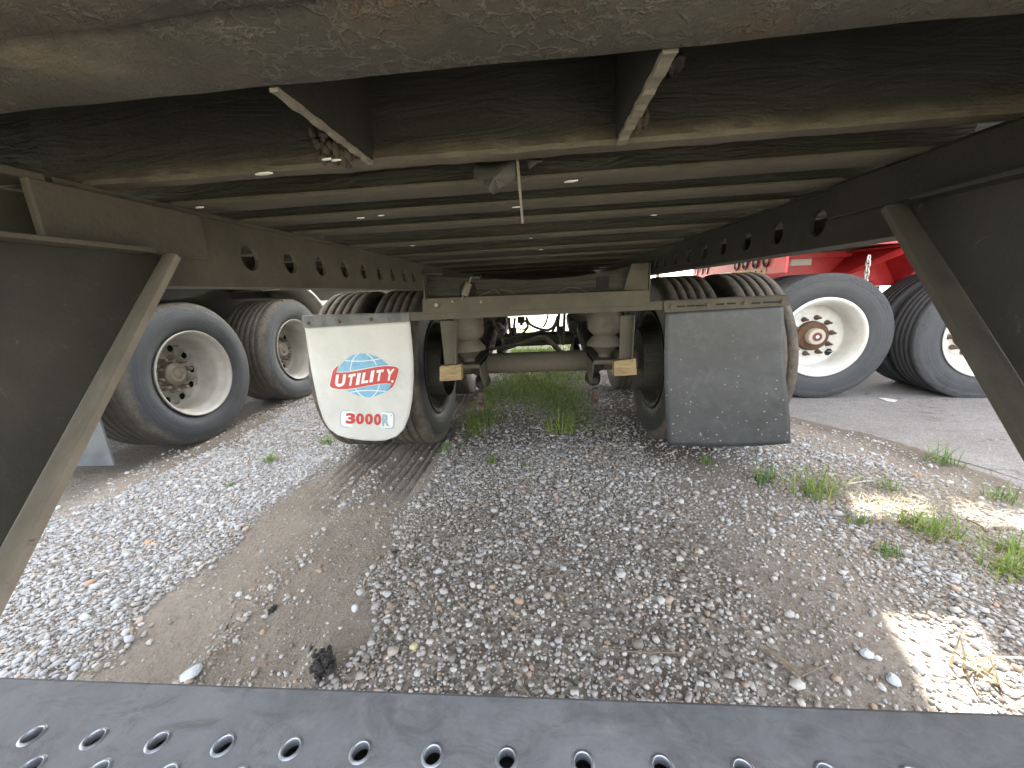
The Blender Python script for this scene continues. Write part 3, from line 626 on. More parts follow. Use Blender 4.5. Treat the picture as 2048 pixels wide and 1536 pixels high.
# ------------------------------------------------------------------ flap bar, flaps, suspension
FY = 1.82
def build_flaps():
    zc = .862
    m = MB().box(-.628, .557, FY, FY + .006, .842, .882).box(-.628, .557, FY + .0065, FY + .045, .8765, .882)
    bar = bp('flap_bar', m, 'dusty_frame', bevel=.0015)
    # left end bar: dark paint; right end bar: dusty, slotted
    pL = [P(603, 633, y=FY - .004), P(818, 626, y=FY - .004), P(819, 643, y=FY - .004), P(606, 656, y=FY - .004)]
    m = MB().prism(pL, (0, .007, 0)); m.prism([(p.x, FY + .0035, p.z) for p in (pL[0], pL[1])] + [(pL[1].x, FY + .04, pL[1].z), (pL[0].x, FY + .04, pL[0].z)], (0, 0, .004)); le = bp('flap_bar_end', m, 'bar_paint', bevel=.001)
    pR = [P(1327, 603, y=FY - .005), P(1580, 591, y=FY - .005), P(1578, 611, y=FY - .005), P(1329, 625, y=FY - .005)]
    m = MB().prism(pR, (0, .006, 0)); m.prism([(p.x, FY + .0015, p.z) for p in (pR[0], pR[1])] + [(pR[1].x, FY + .04, pR[1].z), (pR[0].x, FY + .04, pR[0].z)], (0, 0, .004)); re = bp('flap_bar_end', m, 'dusty_frame', bevel=.001)
    bolt = MB().lathe([(0, .010), (-.004, .010), (-.005, .007), (-.0085, .0065), (-.0085, .0003)], 8, 'Y').mesh('flap_bolt', 'rusty_stud', False)
    slot = MB().box(-.018, .018, -.0015, .0005, -.0035, .0035).mesh('bar_slot', 'black_gap')
    for u, v in ((616, 646), (677, 643), (741, 639)): p = P(u, v, y=FY - .0045); link('flap_bolt', bolt, le, p)
    for u, v in ((1343, 613), (1415, 610), (1489, 606), (1564, 603)): p = P(u, v, y=FY - .0055); link('flap_bolt', bolt, re, p)
    for u, v in ((1362, 613), (1382, 611.5), (1400, 611), (1440, 608.5), (1463, 607), (1512, 606), (1535, 604.5), (1552, 604)): p = P(u, v, y=FY - .0055); link('bar_slot', slot, re, p)
    # flaps: grids over traced outlines, hung a little out of true
    def depth(p, side):
        u, w = p.x, p.z
        if side == 'w': return FY + .006 + .012 * math.sin((.87 - w) * 4.0) - .010 * math.sin((u + 1.2) * 5.5) * min(1, max(0, (.84 - w) * 4)) + .004 * math.sin(9 * w + 5 * u)
        return FY + .004 + .006 * math.sin((u - .6) * 6) * min(1, (.86 - w) * 3) - .018 * max(0, (.30 - w)) + .020 * max(0, u - 1.05) * math.sin(w * 9) * 1.5
    def grid_flap(name, top, right, bottom, left, side, mat, nu=26, nv=30, t=.006):
        """Coons-like patch between four pixel polylines"""
        def at(pl, t):
            t *= len(pl) - 1; i = min(int(t), len(pl) - 2); f = t - i; return Vector((pl[i][0] + (pl[i + 1][0] - pl[i][0]) * f, pl[i][1] + (pl[i + 1][1] - pl[i][1]) * f))
        vs = []
        for j in range(nv + 1):
            for i in range(nu + 1):
                s, q = i / nu, j / nv
                T, B, L, Rg = at(top, s), at(bottom, s), at(left, q), at(right, q)
                c = (1 - q) * T + q * B + (1 - s) * L + s * Rg - ((1 - s) * (1 - q) * at(top, 0) + s * (1 - q) * at(top, 1) + (1 - s) * q * at(bottom, 0) + s * q * at(bottom, 1))
                p = P(c.x, c.y, y=FY + .006); vs.append(Vector((p.x, depth(p, side), p.z)))
        n = nu + 1; fs = [(j * n + i, j * n + i + 1, (j + 1) * n + i + 1, (j + 1) * n + i) for j in range(nv) for i in range(nu)]
        o = bp(name, MB().add(vs, fs), mat, smooth=True); md = o.modifiers.new('thick', 'SOLIDIFY'); md.thickness = t; md.offset = 0
        return o
    wf = grid_flap('mud_flap', [(608, 653), (680, 649), (750, 645), (820, 641)], [(820, 641), (823, 680), (825.5, 720), (825.5, 760), (823, 800), (818, 832), (808, 858), (794, 872)],
                   [(676, 871), (700, 877), (728, 880), (752, 881), (772, 880), (794, 872)], [(608, 653), (613, 690), (620, 735), (628, 775), (636, 810), (645, 838), (657, 858), (676, 871)], 'w', 'white_flap', t=.003)
    tag(wf, label='white flap printed with a blue globe, red banner and number plate')
    df = grid_flap('mud_flap', [(1331, 622), (1415, 617), (1500, 613), (1566, 610)], [(1566, 610), (1568, 660), (1566, 700), (1568, 740), (1574, 790), (1579, 840), (1580, 886)],
                   [(1335, 889), (1400, 892.5), (1460, 893), (1520, 891), (1580, 886)], [(1331, 622), (1328, 700), (1328, 760), (1331, 830), (1335, 889)], 'd', 'dark_flap')
    tag(df, label='plain charcoal flap spattered with pale specks')
    # print on the white flap (photo pixels -> points on the flap, 1.5 to 4 mm proud)
    def on(u, v, lift): 
        p = P(u, v, y=FY + .006); return Vector((p.x, depth(p, 'w') - .0022 - lift, p.z))
    c0, ux, uy = (640, 690), 200 / 1617, 190 / 1536                      # print measured in a zoomed crop
    def cr(x, y): return (c0[0] + x * ux, c0[1] + y * uy)
    def flat(name, loops, mat, lift, parent=wf):
        m = MB()
        for lp in loops: m.add([on(*cr(x, y), lift) for x, y in lp], [tuple(range(len(lp)))])
        o = obj(name, m, mat, parent); bm = bmesh.new(); bm.from_mesh(o.data); bmesh.ops.triangulate(bm, faces=bm.faces); bm.to_mesh(o.data); bm.free(); return o
    def line(name, polys, w, mat, lift):
        m = MB()
        for pl in polys:
            pl = [Vector((x, y)) for x, y in pl]; q = [p.to_3d() for p in pl]; q = [p.to_2d() for p in bez(q, 5)]; vs = []
            for i, p in enumerate(q):
                d = (q[min(i + 1, len(q) - 1)] - q[max(i - 1, 0)]).normalized(); nn = Vector((-d.y, d.x)) * w / 2
                vs += [on(*cr(*(p + nn)), lift), on(*cr(*(p - nn)), lift)]
            m.add(vs, [(2 * i, 2 * i + 1, 2 * i + 3, 2 * i + 2) for i in range(len(q) - 1)])
        return obj(name, m, mat, wf)
    up = [(300, 440)] + [(700 + 420 * math.cos(a), 505 + 365 * math.sin(a)) for a in [pi + .25 + (pi - .75) * k / 24 for k in range(25)]]
    up = [(282, 430), (305, 370), (340, 310), (390, 255), (450, 205), (520, 165), (600, 142), (680, 136), (760, 142), (850, 165), (930, 195), (1000, 240), (1060, 290), (1100, 325), (900, 345), (740, 372), (560, 405), (400, 430)]
    dn = [(420, 735), (560, 712), (740, 675), (930, 645), (1100, 632), (1150, 636), (1130, 690), (1085, 745), (1020, 775), (930, 815), (850, 840), (780, 848), (700, 835), (600, 808), (500, 772)]
    flat('globe_print', [up, dn], 'print_blue', .0004)
    line('globe_line', [[(400, 252), (520, 262), (680, 262), (830, 248), (980, 222)], [(488, 410), (500, 330), (520, 260), (560, 190), (620, 140)], [(745, 142), (800, 180), (860, 245), (910, 330)],
                        [(575, 700), (610, 755), (660, 805), (720, 845)], [(955, 645), (940, 700), (910, 770), (840, 840)], [(500, 762), (600, 745), (740, 735), (900, 738), (1060, 752)]], 13, 'print_white', .0009)
    ban = [(195, 470), (205, 425), (240, 372), (290, 332), (272, 395), (258, 440), (330, 448), (460, 440), (600, 418), (760, 385), (900, 358), (1040, 342), (1180, 348), (1235, 362), (1262, 385), (1265, 420), (1240, 520), (1205, 620), (1170, 685), (1085, 745), (1125, 690), (1150, 632), (1060, 622), (930, 632), (760, 660), (600, 692), (440, 712), (300, 712), (210, 698), (168, 672), (160, 640), (175, 560)]
    sc = [(715 + (x - 715) * 1.022, 530 + (y - 530) * 1.05) for x, y in ban]
    flat('banner_border', [sc], 'print_white', .0014); flat('banner_print', [ban], 'print_red', .0019)
    def text(name, body, fn, mat, lift, off_=.012, ext=None):
        cu = bpy.data.curves.new(name, 'FONT'); cu.body = body; cu.size = 1; cu.offset = off_; cu.resolution_u = 4
        to = bpy.data.objects.new(name, cu); COL.objects.link(to); bpy.context.view_layer.update()
        me = to.to_mesh(); vs = [v.co.copy() for v in me.vertices]; fs = [tuple(p.vertices) for p in me.polygons]
        x0, x1 = min(v.x for v in vs), max(v.x for v in vs); y0, y1 = min(v.y for v in vs), max(v.y for v in vs)
        vs = [fn((v.x - x0) / (x1 - x0), (v.y - y0) / (y1 - y0)) for v in vs]; to.to_mesh_clear(); bpy.data.objects.remove(to)
        return obj(name, MB().add([on(*cr(*p), lift) for p in vs], fs), mat, wf)
    def letter(x0, x1, ytop, ybot, sh, dtop=0):              # a slanted letter box in crop pixels
        return lambda a, b: (x0 + (x1 - x0) * a + sh * b, (ybot + (ytop - ybot) * b) - dtop * a)
    for ch, x0, x1, yt, yb, sh, dt in (('U', 236, 400, 480, 678, 26, 6), ('T', 432, 548, 478, 668, 34, 22), ('I', 578, 636, 455, 648, 30, 8), ('L', 664, 775, 448, 626, 32, 16), ('I', 796, 852, 416, 606, 32, 8), ('T', 886, 1000, 408, 590, 30, 14), ('Y', 1040, 1170, 394, 582, 34, 6)):
        m_ = letter(x0, x1, yt, yb, sh, dt)
        text('letter_print', ch, m_, 'print_white', .0024, .05 if ch != 'I' else .0)
    flat('banner_dot', [[(1165 + 19 * math.cos(a), 590 + 22 * math.sin(a)) for a in [2 * pi * k / 14 for k in range(14)]]], 'print_white', .0024)
    rb = lambda x0, x1, y0, y1, r, t: [(cx + r * math.cos(a), cy + r * math.sin(a) + t * (cx - x0)) for cx, cy, a0 in ((x1 - r, y1 - r, 0), (x0 + r, y1 - r, pi / 2), (x0 + r, y0 + r, pi), (x1 - r, y0 + r, 1.5 * pi)) for a in [a0 + pi / 2 * k / 6 for k in range(7)]]
    flat('plate_border', [rb(330, 1205, 1050, 1325, 60, .035)], 'print_teal', .0004); flat('plate_print', [rb(344, 1190, 1064, 1311, 50, .035)], 'print_white', .0009)
    for ch, x0, x1, yt, yb, mt in (('3', 425, 580, 1095, 1268, 'print_red'), ('0', 590, 718, 1098, 1274, 'print_red'), ('0', 738, 860, 1104, 1280, 'print_red'), ('0', 880, 996, 1108, 1290, 'print_red'), ('R', 1012, 1128, 1116, 1306, 'print_teal')):
        text('number_print', ch, letter(x0, x1, yt, yb, 0, 0), mt, .0014, .045)
    flat('number_dot', [[(1158 + 13 * math.cos(a), 1136 + 14 * math.sin(a)) for a in [2 * pi * k / 10 for k in range(10)]]], 'print_teal', .0014)
build_flaps()

def build_suspension():
    cy = 1.86
    # slider end frame: dished web with hangers, ledge below
    top = [(849, 547), (880, 553), (960, 557), (1065, 560), (1150, 553), (1225, 541), (1275, 528), (1291, 527)]
    tp = [P(u, v, y=cy) for u, v in top]; bl, br = P(846, 604, y=cy), P(1298, 582, y=cy)
    poly = [bl] + tp + [br]; m = MB().prism(poly, (0, .008, 0)); fr = bp('suspension_frame', m, 'undercoat', bevel=.002)
    for s, u0, u1, v0, v1 in ((-1, 847, 880, 549, 600), (1, 1253, 1297, 528, 582)):
        a = P(u0, v0, y=cy - .03); b = P(u1, v1, y=cy - .03)
        x0, x1 = (a.x, b.x)
        if s < 0: poly = [(x0, cy - .06, a.z), (x0, cy, a.z + .006), (x0, cy, b.z), (x0, cy - .06, b.z)]; m = MB().prism(poly, (.006, 0, 0)).box(x0 + .0065, x1 + .02, cy - .055, cy - .0005, a.z - .004, a.z + .002)
        else: poly = [(x1, cy - .06, a.z), (x1, cy, a.z + .006), (x1, cy, b.z), (x1, cy - .06, b.z)]; m = MB().prism(poly, (-.006, 0, 0)).prism([(x0 + .02, cy - .04, a.z), (x1 - .0065, cy - .05, a.z), (x1 - .0065, cy - .05, b.z), (x0 - .01, cy - .01, b.z)], (0, .006, 0))
        obj('hanger', m, 'dusty_frame', fr, bevel=.002)
    l0, r0 = P(845, 597, y=cy - .055), P(1299, 580, y=cy - .055); l1, r1 = P(845, 628, y=cy - .055), P(1299, 611, y=cy - .055)
    m = MB().prism([l0, r0, r1, l1], (0, .006, 0)).prism([(l1.x, cy - .0485, l1.z), (r1.x, cy - .0485, r1.z), (r1.x, cy + .0, r1.z), (l1.x, cy + .0, l1.z)], (0, 0, .005)); bp('frame_ledge', m, 'dusty_frame', bevel=.002)
    # square cutouts (dark boxes set back) and arcs of hose on the web
    p = P(1205, 566, y=cy - .001); obj('frame_opening', MB().box(p.x - .03, p.x + .03, cy - .002, cy - .0005, p.z - .028, p.z + .028), 'black_gap', fr, bevel=.008)
    p = P(935, 580, y=cy - .001); obj('frame_opening', MB().lathe([(0, .042), (-.0015, .04), (-.0015, .0004)], 20, 'Y', (p.x, cy - .0005, p.z)), 'black_gap', fr)
    # return spring
    a = P(938, 566, y=1.80); b = P(929, 590, y=1.80); ax = (b - a); L = ax.length; u = ax.normalized(); e1 = u.orthogonal().normalized(); e2 = u.cross(e1); pts = []
    for k in range(14 * 12 + 1):
        t = k / (14 * 12); g = 2 * pi * 14 * t; pts.append(a + ax * t + (e1 * math.cos(g) + e2 * math.sin(g)) * .0145)
    pts += [b + u * .012 + e1 * .002, b + u * .022 + e1 * .010, b + u * .030, b + u * .024 - e1 * .009]
    bp('return_spring', MB().tube(pts, .0028, 6).tube([a, a - u * .03], .004, 6), 'strut_edge', smooth=True)
    # axles
    for y in (YB, 3.70):
        bp('axle', MB().lathe([(-.62, .0005), (-.62, .0665), (.60, .0665), (.60, .0005)], 32, 'X', (0, y, .505)), 'dusty_axle', smooth=True)
    for y in (YB, 3.70):
        for s, x in ((-1, -.425), (1, .355)):
            bag = bp('air_bag', MB().lathe([(.99, .0005), (.99, .086), (.97, .094), (.83, .097), (.815, .093), (.80, .097), (.735, .095), (.712, .080), (.700, .066), (.69, .0005)], 36, 'Z', (x, y - .28, 0)), 'air_bag', smooth=True)
            obj('air_bag_piston', MB().lathe([(.712, .055), (.69, .070), (.655, .100), (.640, .101), (.630, .07), (.59, .034), (.575, .034), (.575, .0005)], 32, 'Z', (x, y - .28, 0)), 'air_bag', bag, smooth=True)
            xi, xo = (x - .055, x + .075) if s < 0 else (x - .075, x + .055)
            m = MB().box(xi, xo, y - .40, y + .10, .552, .574)
            side = xo if s < 0 else xi
            m.prism([(side, y - .36, .5745), (side, y - .02, .5745), (side, y + .06, .50), (side, y - .05, .44), (side, y - .22, .40), (side, y - .34, .50)], (s * .008, 0, 0)); bp('axle_seat', m, 'dusty_axle', bevel=.002)
            arm = MB().tube([(x - s * .02, y - .10, .49), (x - s * .02, y + .42, .60), (x - s * .02, y + .56, .66)], [.05, .06, .06], 10); bp('trailing_arm', arm, 'undercoat', smooth=True)
            ch = MB().lathe([(-.10, .0005), (-.10, .02), (-.085, .036), (-.01, .046), (0, .050), (.01, .046), (.06, .042), (.08, .03), (.081, .0005)], 28, 'Y', (x - s * .035, y - .04, .40)); bp('brake_chamber', ch, 'undercoat', smooth=True)
            bp('slack_lever', MB().prism([(x - s * .04, y - .12, .34), (x - s * .04, y - .07, .34), (x - s * .04, y - .05, .22), (x - s * .04, y - .10, .22)], (s * .03, 0, 0)).tube([(x - s * .025, y - .09, .25), (x - s * .025, y - .17, .30)], .014, 8), 'rusty_stud')
            bp('brake_drum', MB().lathe([(-.1, .06), (-.1, .19), (-.08, .206), (.08, .206), (.1, .2)], 40, 'X', (-.72 if s < 0 else .70, y, .505)), 'undercoat', smooth=True)
    for x in (-.72, .68): bp('shock', MB().tube([(x * .72, 2.20, .62), (x * .72, 2.02, 1.0)], .032, 12), 'undercoat', smooth=True)
    # stop posts with yellow plates
    for pts, pl in (([(880, 642), (914, 641), (913, 738), (890, 738)], [(879, 733), (922, 729), (923, 760), (879, 763)]), ([(1241, 632), (1265, 630), (1260, 722), (1238, 724)], [(1228, 722), (1272, 717), (1274, 750), (1228, 753)])):
        q = [P(u, v, y=1.90) for u, v in pts]; m = MB().prism(q, (0, .005, 0)).prism([q[1], q[1] + Vector((.005, 0, 0)), q[2] + Vector((.005, 0, 0)), q[2]], (0, -.035, 0))
        st = bp('stop_post', m, 'dusty_frame', bevel=.0015)
        q = [P(u, v, y=1.865) for u, v in pl]; z1 = max(q[0].z, q[1].z)
        m = MB().prism(q, (0, .05, 0)); obj('stop_plate', m, 'yellow_plate', st, bevel=.003)
    # hoses and lines through the middle
    H = [([(985, 640), (1000, 668), (1020, 676), (1075, 664), (1105, 655), (1115, 632)], 2.9, .009), ([(1052, 634), (1062, 650), (1090, 660), (1105, 655), (1118, 630)], 3.0, .010), ([(1096, 630), (1092, 645), (1086, 655)], 2.95, .007),
         ([(925, 708), (975, 700), (1040, 686), (1085, 672), (1110, 690), (1124, 706)], 2.62, .011), ([(1000, 702), (1060, 682), (1090, 676), (1112, 698), (1128, 704)], 2.66, .010), ([(1018, 635), (1020, 660), (1026, 690)], 3.1, .012), ([(1030, 636), (1028, 660), (1034, 682)], 3.1, .010),
         ([(1118, 628), (1116, 660), (1120, 688)], 3.2, .013), ([(1129, 628), (1128, 655), (1126, 690)], 3.15, .012), ([(1050, 640), (1056, 652), (1050, 662), (1040, 670)], 3.3, .009), ([(1034, 655), (1044, 660), (1052, 656), (1056, 650)], 3.4, .006), ([(1028, 664), (1040, 676), (1070, 680), (1100, 674)], 3.3, .010), ([(1104, 664), (1112, 650), (1118, 640)], 3.3, .010)]
    for pl, y, r in H: bp('air_hose', MB().tube(bez([P(u, v, y=y) for u, v in pl], 8), r, 8), 'hose', smooth=True)
    p = P(980, 660, y=3.2); bp('air_tank', MB().lathe([(-.17, .0005), (-.165, .07), (-.13, .105), (.13, .105), (.165, .07), (.17, .0005)], 28, 'Z', (p.x - .1, 3.4, .74)), 'dark_frame', smooth=True)
    bp('cross_tube', MB().box(-.50, .46, 3.30, 3.36, .93, 1.09), 'undercoat', bevel=.004)
    for u, v, y, s in ((1026, 662, 3.12, .028), (1042, 640, 3.2, .03), (1122, 660, 3.18, .032), (1150, 655, 3.3, .05), (1006, 640, 3.3, .03)):
        p = P(u, v, y=y); bp('air_valve', MB().box(p.x - s, p.x + s, y, y + .06, p.z - s * .9, p.z + s * .9).lathe([(p.z - s * 1.6, .0004), (p.z - s * 1.6, s * .5), (p.z - s, s * .5)], 10, 'Z', (p.x, y + .03, 0)), 'dark_frame', bevel=.005)
    # arcs of line on the frame web
    for pl in ([(958, 592), (975, 585), (990, 579), (1001, 590)], [(1000, 578), (1020, 582), (1033, 591)], [(1115, 586), (1140, 574), (1165, 580), (1185, 588)]):
        bp('air_line', MB().tube(bez([P(u, v, y=1.845) for u, v in pl], 6), .003, 6), 'dusty_frame', smooth=True)
    for (u, v, r) in ((873, 610, .010), (905, 603, .006), (962, 604, .006)):
        p = P(u, v, y=1.80); bp('frame_bolt', MB().lathe([(0, r), (-.006, r), (-.006, .0004)], 6, 'Y', p), 'hub_grey')
    # wheels
    for y in (YB, 3.70):
        for x, rz in ((-1.155, pi), (-.815, 0), (.805, pi), (1.145, 0)):
            make_wheel(box, (x, y - YB, .497), rz, T_DUAL, 'inner', .28)
build_suspension()

def build_dangling():
    # torn membrane and a strap hanging off the first crossmember
    def rag(name, pl, y, mat, wave=.006):
        m = MB(); q = [P(u, v, y=y) for u, v in pl]; q = [p + Vector((0, wave * math.sin(i * 1.9), 0)) for i, p in enumerate(q)]
        c = sum(q, Vector()) / len(q) + Vector((0, -wave * 1.6, 0)); n = len(q)
        m.add(q + [c], [(i, (i + 1) % n, n) for i in range(n)]); o = bp(name, m, mat, smooth=True); s = o.modifiers.new('thick', 'SOLIDIFY'); s.thickness = .0015; return o
    rag('torn_membrane', [(949, 325), (990, 322), (1032, 318), (1033, 352), (1022, 368), (1010, 371), (1003, 378), (994, 383), (986, 388), (978, 383), (974, 372), (966, 366), (968, 360), (947, 360)], .512, 'rag')
    rag('torn_membrane', [(1053, 316), (1087, 317), (1086, 322), (1074, 328), (1058, 338)], .514, 'rag', .003)
    rag('torn_membrane', [(1340, 98), (1366, 96), (1368, 120), (1362, 143), (1350, 150), (1338, 148), (1326, 145), (1334, 135), (1346, 130)], .46, 'sill_sealer', .010)
    q = [P(u, v, y=.505) for u, v in ((1031.5, 314), (1037, 313), (1047.5, 446), (1043, 447))]
    bp('hanging_strap', MB().prism(q, (0, .0015, 0)), 'strap')
build_dangling()

# ------------------------------------------------------------------ neighbouring trailer, left
def build_left():
    X0, y1, y2 = -2.46, 2.51, 3.68
    t = empty('semi_trailer', (X0 - .215, y1, 0), label='trailer parked alongside on wide single blue-black tyres with dull alloy wheels and a curved fender', cat='trailer')
    o = -Vector((X0 - .215, y1, 0))
    def part(name, mb, mat, **kw): return obj(name, mb, mat, t, loc=o, **kw)
    for y in (y1, y2):
        make_wheel(t, (0, y - y1, .496), 0, T_WIDE, 'wide', .43)
        make_wheel(t, (-1.95, y - y1, .502), pi, T_WIDE, 'wide', .43)
        part('axle', MB().lathe([(-1.7, .0005), (-1.7, .065), (-.25, .065), (-.25, .0005)], 20, 'X', (X0 - .215, y, .5)), 'dark_frame', smooth=True)
    part('floor', MB().box(-5.05, X0 - .002, 1.0, 13, 1.24, 1.30), 'trailer_floor')
    for x0, x1 in ((-5.06, -5.03), (X0 - .02, X0 + .01)):
        part('side_wall', MB().box(x0, x1, 1.0, 13, 1.30, 3.95), 'trailer_white'); part('side_rail', MB().box(x0 - .003, x1 + .003, 1.0, 13, 1.17, 1.295), 'dark_frame')
    part('rear_door', MB().box(-5.02, X0 - .025, 1.0, 1.04, 1.25, 3.95), 'trailer_white'); part('roof', MB().box(-5.06, X0 + .01, 1.0, 13, 3.955, 3.99), 'trailer_white')
    part('suspension_box', MB().box(-3.25, -3.12, 1.4, 5.2, .66, 1.238), 'dark_frame'); part('skirt_plate', MB().box(X0 - .47, X0 - .462, 1.9, 4.1, 1.02, 1.238), 'dark_frame')
    for x in (-4.15, -3.45): part('frame_rail', MB().box(x - .05, x + .05, 1.1, 12, .98, 1.238), 'dark_frame')
    # mud flap behind the first wheel and a bracket above it
    part('mud_flap', MB().box(X0 - .46, X0 + .0, 1.835, 1.845, .10, .86), 'grey_flap')
    part('fender_bracket', MB().prism([(X0 + .005, 2.30, 1.165), (X0 + .005, 3.08, 1.165), (X0 + .005, 2.62, 1.03), (X0 + .005, 2.30, 1.01)], (-.40, 0, 0)), 'matte_black')
    # curved fender ahead of the second wheel
    m = MB(); n = 22; a0, a1 = math.radians(112), math.radians(8); rr = .60; vs = []
    for k in range(n + 1):
        a = a0 + (a1 - a0) * k / n; vs += [(X0 + .01, y2 + .06 + rr * math.cos(a), .53 + rr * math.sin(a)), (X0 - .46, y2 + .06 + rr * math.cos(a), .53 + rr * math.sin(a))]
    m.add(vs, [(2 * k, 2 * k + 1, 2 * k + 3, 2 * k + 2) for k in range(n)])
    f = part('fender', m, 'fender_grey', smooth=True); sm = f.modifiers.new('thick', 'SOLIDIFY'); sm.thickness = .006
    pts = [(X0 + .012, y2 + .06 + (rr + .004) * math.cos(a0 + (a1 - a0) * k / 30), .53 + (rr + .004) * math.sin(a0 + (a1 - a0) * k / 30)) for k in range(31)]
    obj('fender_edge', MB().tube(pts, .011, 8), 'fender_edge', f, smooth=True)
    obj('fender_rod', MB().tube([(X0 - .02, y2 - .1, .98), (X0 - .40, y2 + .30, .98)], .012, 8), 'rust', f)
build_left()

# ------------------------------------------------------------------ red flatbed, right
def build_red():
    loc = Vector((2.232, 3.20, -.022)); rz = math.radians(-5); ry = math.radians(.9)
    t = empty('flatbed_trailer', loc, (0, ry, rz), label='red flatbed trailer with white steel wheels and striped reflective tape standing on the concrete', cat='trailer')
    bpy.context.view_layer.update(); inv = t.matrix_world.inverted()
    def part(name, mb, mat, parent=None, **kw): return obj(name, mb, mat, parent or t, **kw)
    for x in (0.0, 1.14):
        w = make_wheel(t, (x, .14, .503), -pi / 2, T_RED, 'white', .28)
        w.rotation_euler = (0, 0, -pi / 2)
        # hand hole with valve stem, hub cap with red dot
        a = math.radians(-42); p = Vector((-.034, .205 * math.cos(a), .205 * math.sin(a)))
        obj('hand_hole', MB().lathe([(-.0400, .0004), (-.0400, .030), (-.044, .031)], 24, 'X', (0, .212 * math.cos(a), .212 * math.sin(a))), 'black_gap', w)
        obj('valve_stem', MB().tube([(-.05, .200 * math.cos(a), .200 * math.sin(a)), (.0, .222 * math.cos(a + .10), .222 * math.sin(a + .10))], .0045, 6), 'galvanised', w)
        obj('hub_cap', MB().lathe([(.008, .068), (.052, .066), (.060, .060), (.061, .030)], 32, 'X'), 'hub_tan', w, smooth=True)
        obj('hub_window', MB().lathe([(.0612, .036), (.064, .035), (.064, .0135)], 24, 'X'), 'dark_lens', w); obj('hub_plug', MB().lathe([(.0642, .0135), (.066, .012), (.066, .0004)], 16, 'X'), 'tape_white', w)
        make_wheel(t, (x, .48, .503), pi / 2, T_RED, 'inner', .28)
        for yy, r_ in ((2.05, -pi / 2), (2.39, pi / 2)): make_wheel(t, (x, yy, .503), r_, T_RED, 'inner', .28)
        part('axle', MB().lathe([(.5, .0005), (.5, .065), (2.1, .065), (2.1, .0005)], 20, 'Y', (x, 0, .5)), 'rust', smooth=True)
    # main beams: web + flanges
    for y in (.74, 1.80):
        m = MB().box(-.30, 9, y, y + .012, .90, 1.165).box(-.30, 9, y - .05, y + .06, 1.1655, 1.18).box(-.30, 9, y - .05, y + .06, .885, .8995); part('main_beam', m, 'red_paint', bevel=.003)
    part('side_rail', MB().box(-.30, 9, .02, .03, 1.20, 1.29).box(-.30, 9, .031, .08, 1.2, 1.208), 'red_paint', bevel=.002)
    part('beam_step', MB().box(-.02, .62, .665, .682, 1.15, 1.20), 'red_paint', bevel=.003)
    def onbeam(u, v): # pixel on the beam's face
        d = R @ np.array([(u - CX) / F, (v - CY) / F, 1.0]); o = inv @ Vector(CAM); dd = inv.to_3x3() @ Vector(d); k = (.737 - o.y) / dd.y; return o + dd * k
    for (u0, v0, u1, v1, mat) in ((1518, 521, 1581, 532, 'tape_red'), (1582, 518, 1622, 530, 'tape_white'), (1794, 517, 1830, 530, 'tape_white'), (1745, 519, 1793, 531, 'tape_red')):
        a, b = onbeam(u0, v0), onbeam(u1, v1); part('reflective_tape', MB().box(a.x, b.x, .7345, .7395, b.z, a.z), mat)
    part('spring_hanger', MB().prism([(.42, .66, .8845), (.78, .66, .8845), (.70, .66, .62), (.50, .66, .62)], (0, .12, 0)).box(.1, 1.1, .70, .76, .60, .66), 'rust', bevel=.004)
    for x in (0.0, 1.14): part('spring_seat', MB().box(x - .1, x + .1, .66, .80, .56, .8845), 'rust', bevel=.004)
    # outriggers under the deck
    for xa in (.62, 3.1, 5.6):
        for dx, lean in ((-.10, -.22), (.16, .16)):
            m = MB().prism([(xa + dx, .735, 1.18), (xa + dx, .10, 1.19), (xa + dx, .10, 1.13), (xa + dx + lean, .735, .90)], (.012, 0, 0)); part('outrigger', m, 'red_paint', bevel=.002)
        part('outrigger', MB().box(xa - .16, xa + .24, .06, .735, 1.1815, 1.198), 'red_paint', bevel=.002)
        part('outrigger', MB().box(xa - .08, xa + .15, .70, .712, .93, 1.17), 'red_paint', bevel=.002)
    for k in range(12):
        y = .032 + k * .208; part('deck_plank', MB().box(-.28, 9, y, y + .195, 1.209 + .003 * (k % 3), 1.25), 'deck_wood', bevel=.003)
    # rear end: sill with round lamps and drilled plates
    part('rear_sill', MB().box(-.325, -.302, .05, 2.5, 1.02, 1.20), 'red_paint', bevel=.003)
    ring = MB().lathe([(0, .055), (-.012, .055), (-.014, .047), (-.008, .044), (-.010, .0005)], 24, 'X').mesh('tail_lamp', 'dark_lens', True)
    for y in (.36, .56, .78, .98, 1.9, 2.1, 2.3): link('tail_lamp', ring, t, (-.3255, y, 1.13))
    for y0, y1, mt in ((.36, .92, 'tan_lamp_plate'), (1.08, 1.90, 'tape_white')):
        pl = part('rear_plate', MB().box(-.332, -.326, y0, y1, 1.022, 1.068), mt)
        hole = MB().lathe([(0, .011), (-.002, .011), (-.002, .0003)], 10, 'X').mesh('plate_hole', 'black_gap')
        for k in range(5): link('plate_hole', hole, pl, (-.3325, y0 + (y1 - y0) * (k + .5) / 5, 1.045))
    part('rear_bumper', MB().box(-.32, -.24, .3, 2.2, .50, .60).box(-.30, -.25, .6, .66, .60, 1.02).box(-.30, -.25, 1.85, 1.91, .60, 1.02), 'red_paint', bevel=.004)
    # hanging chain: a thing of its own
    a = P(1738, 513, y=3.20); b = P(1729, 578, y=3.22); n = 7
    ch = empty('chain', b, label='short galvanised chain dangling in front of the red beam beside the first white wheel', cat='chain')
    lk = MB(); pts = []
    for k in range(17):
        g = 2 * pi * k / 16; pts.append((.013 * math.cos(g), 0, .014 * math.sin(g) + (.013 if math.sin(g) > 0 else -.013)))
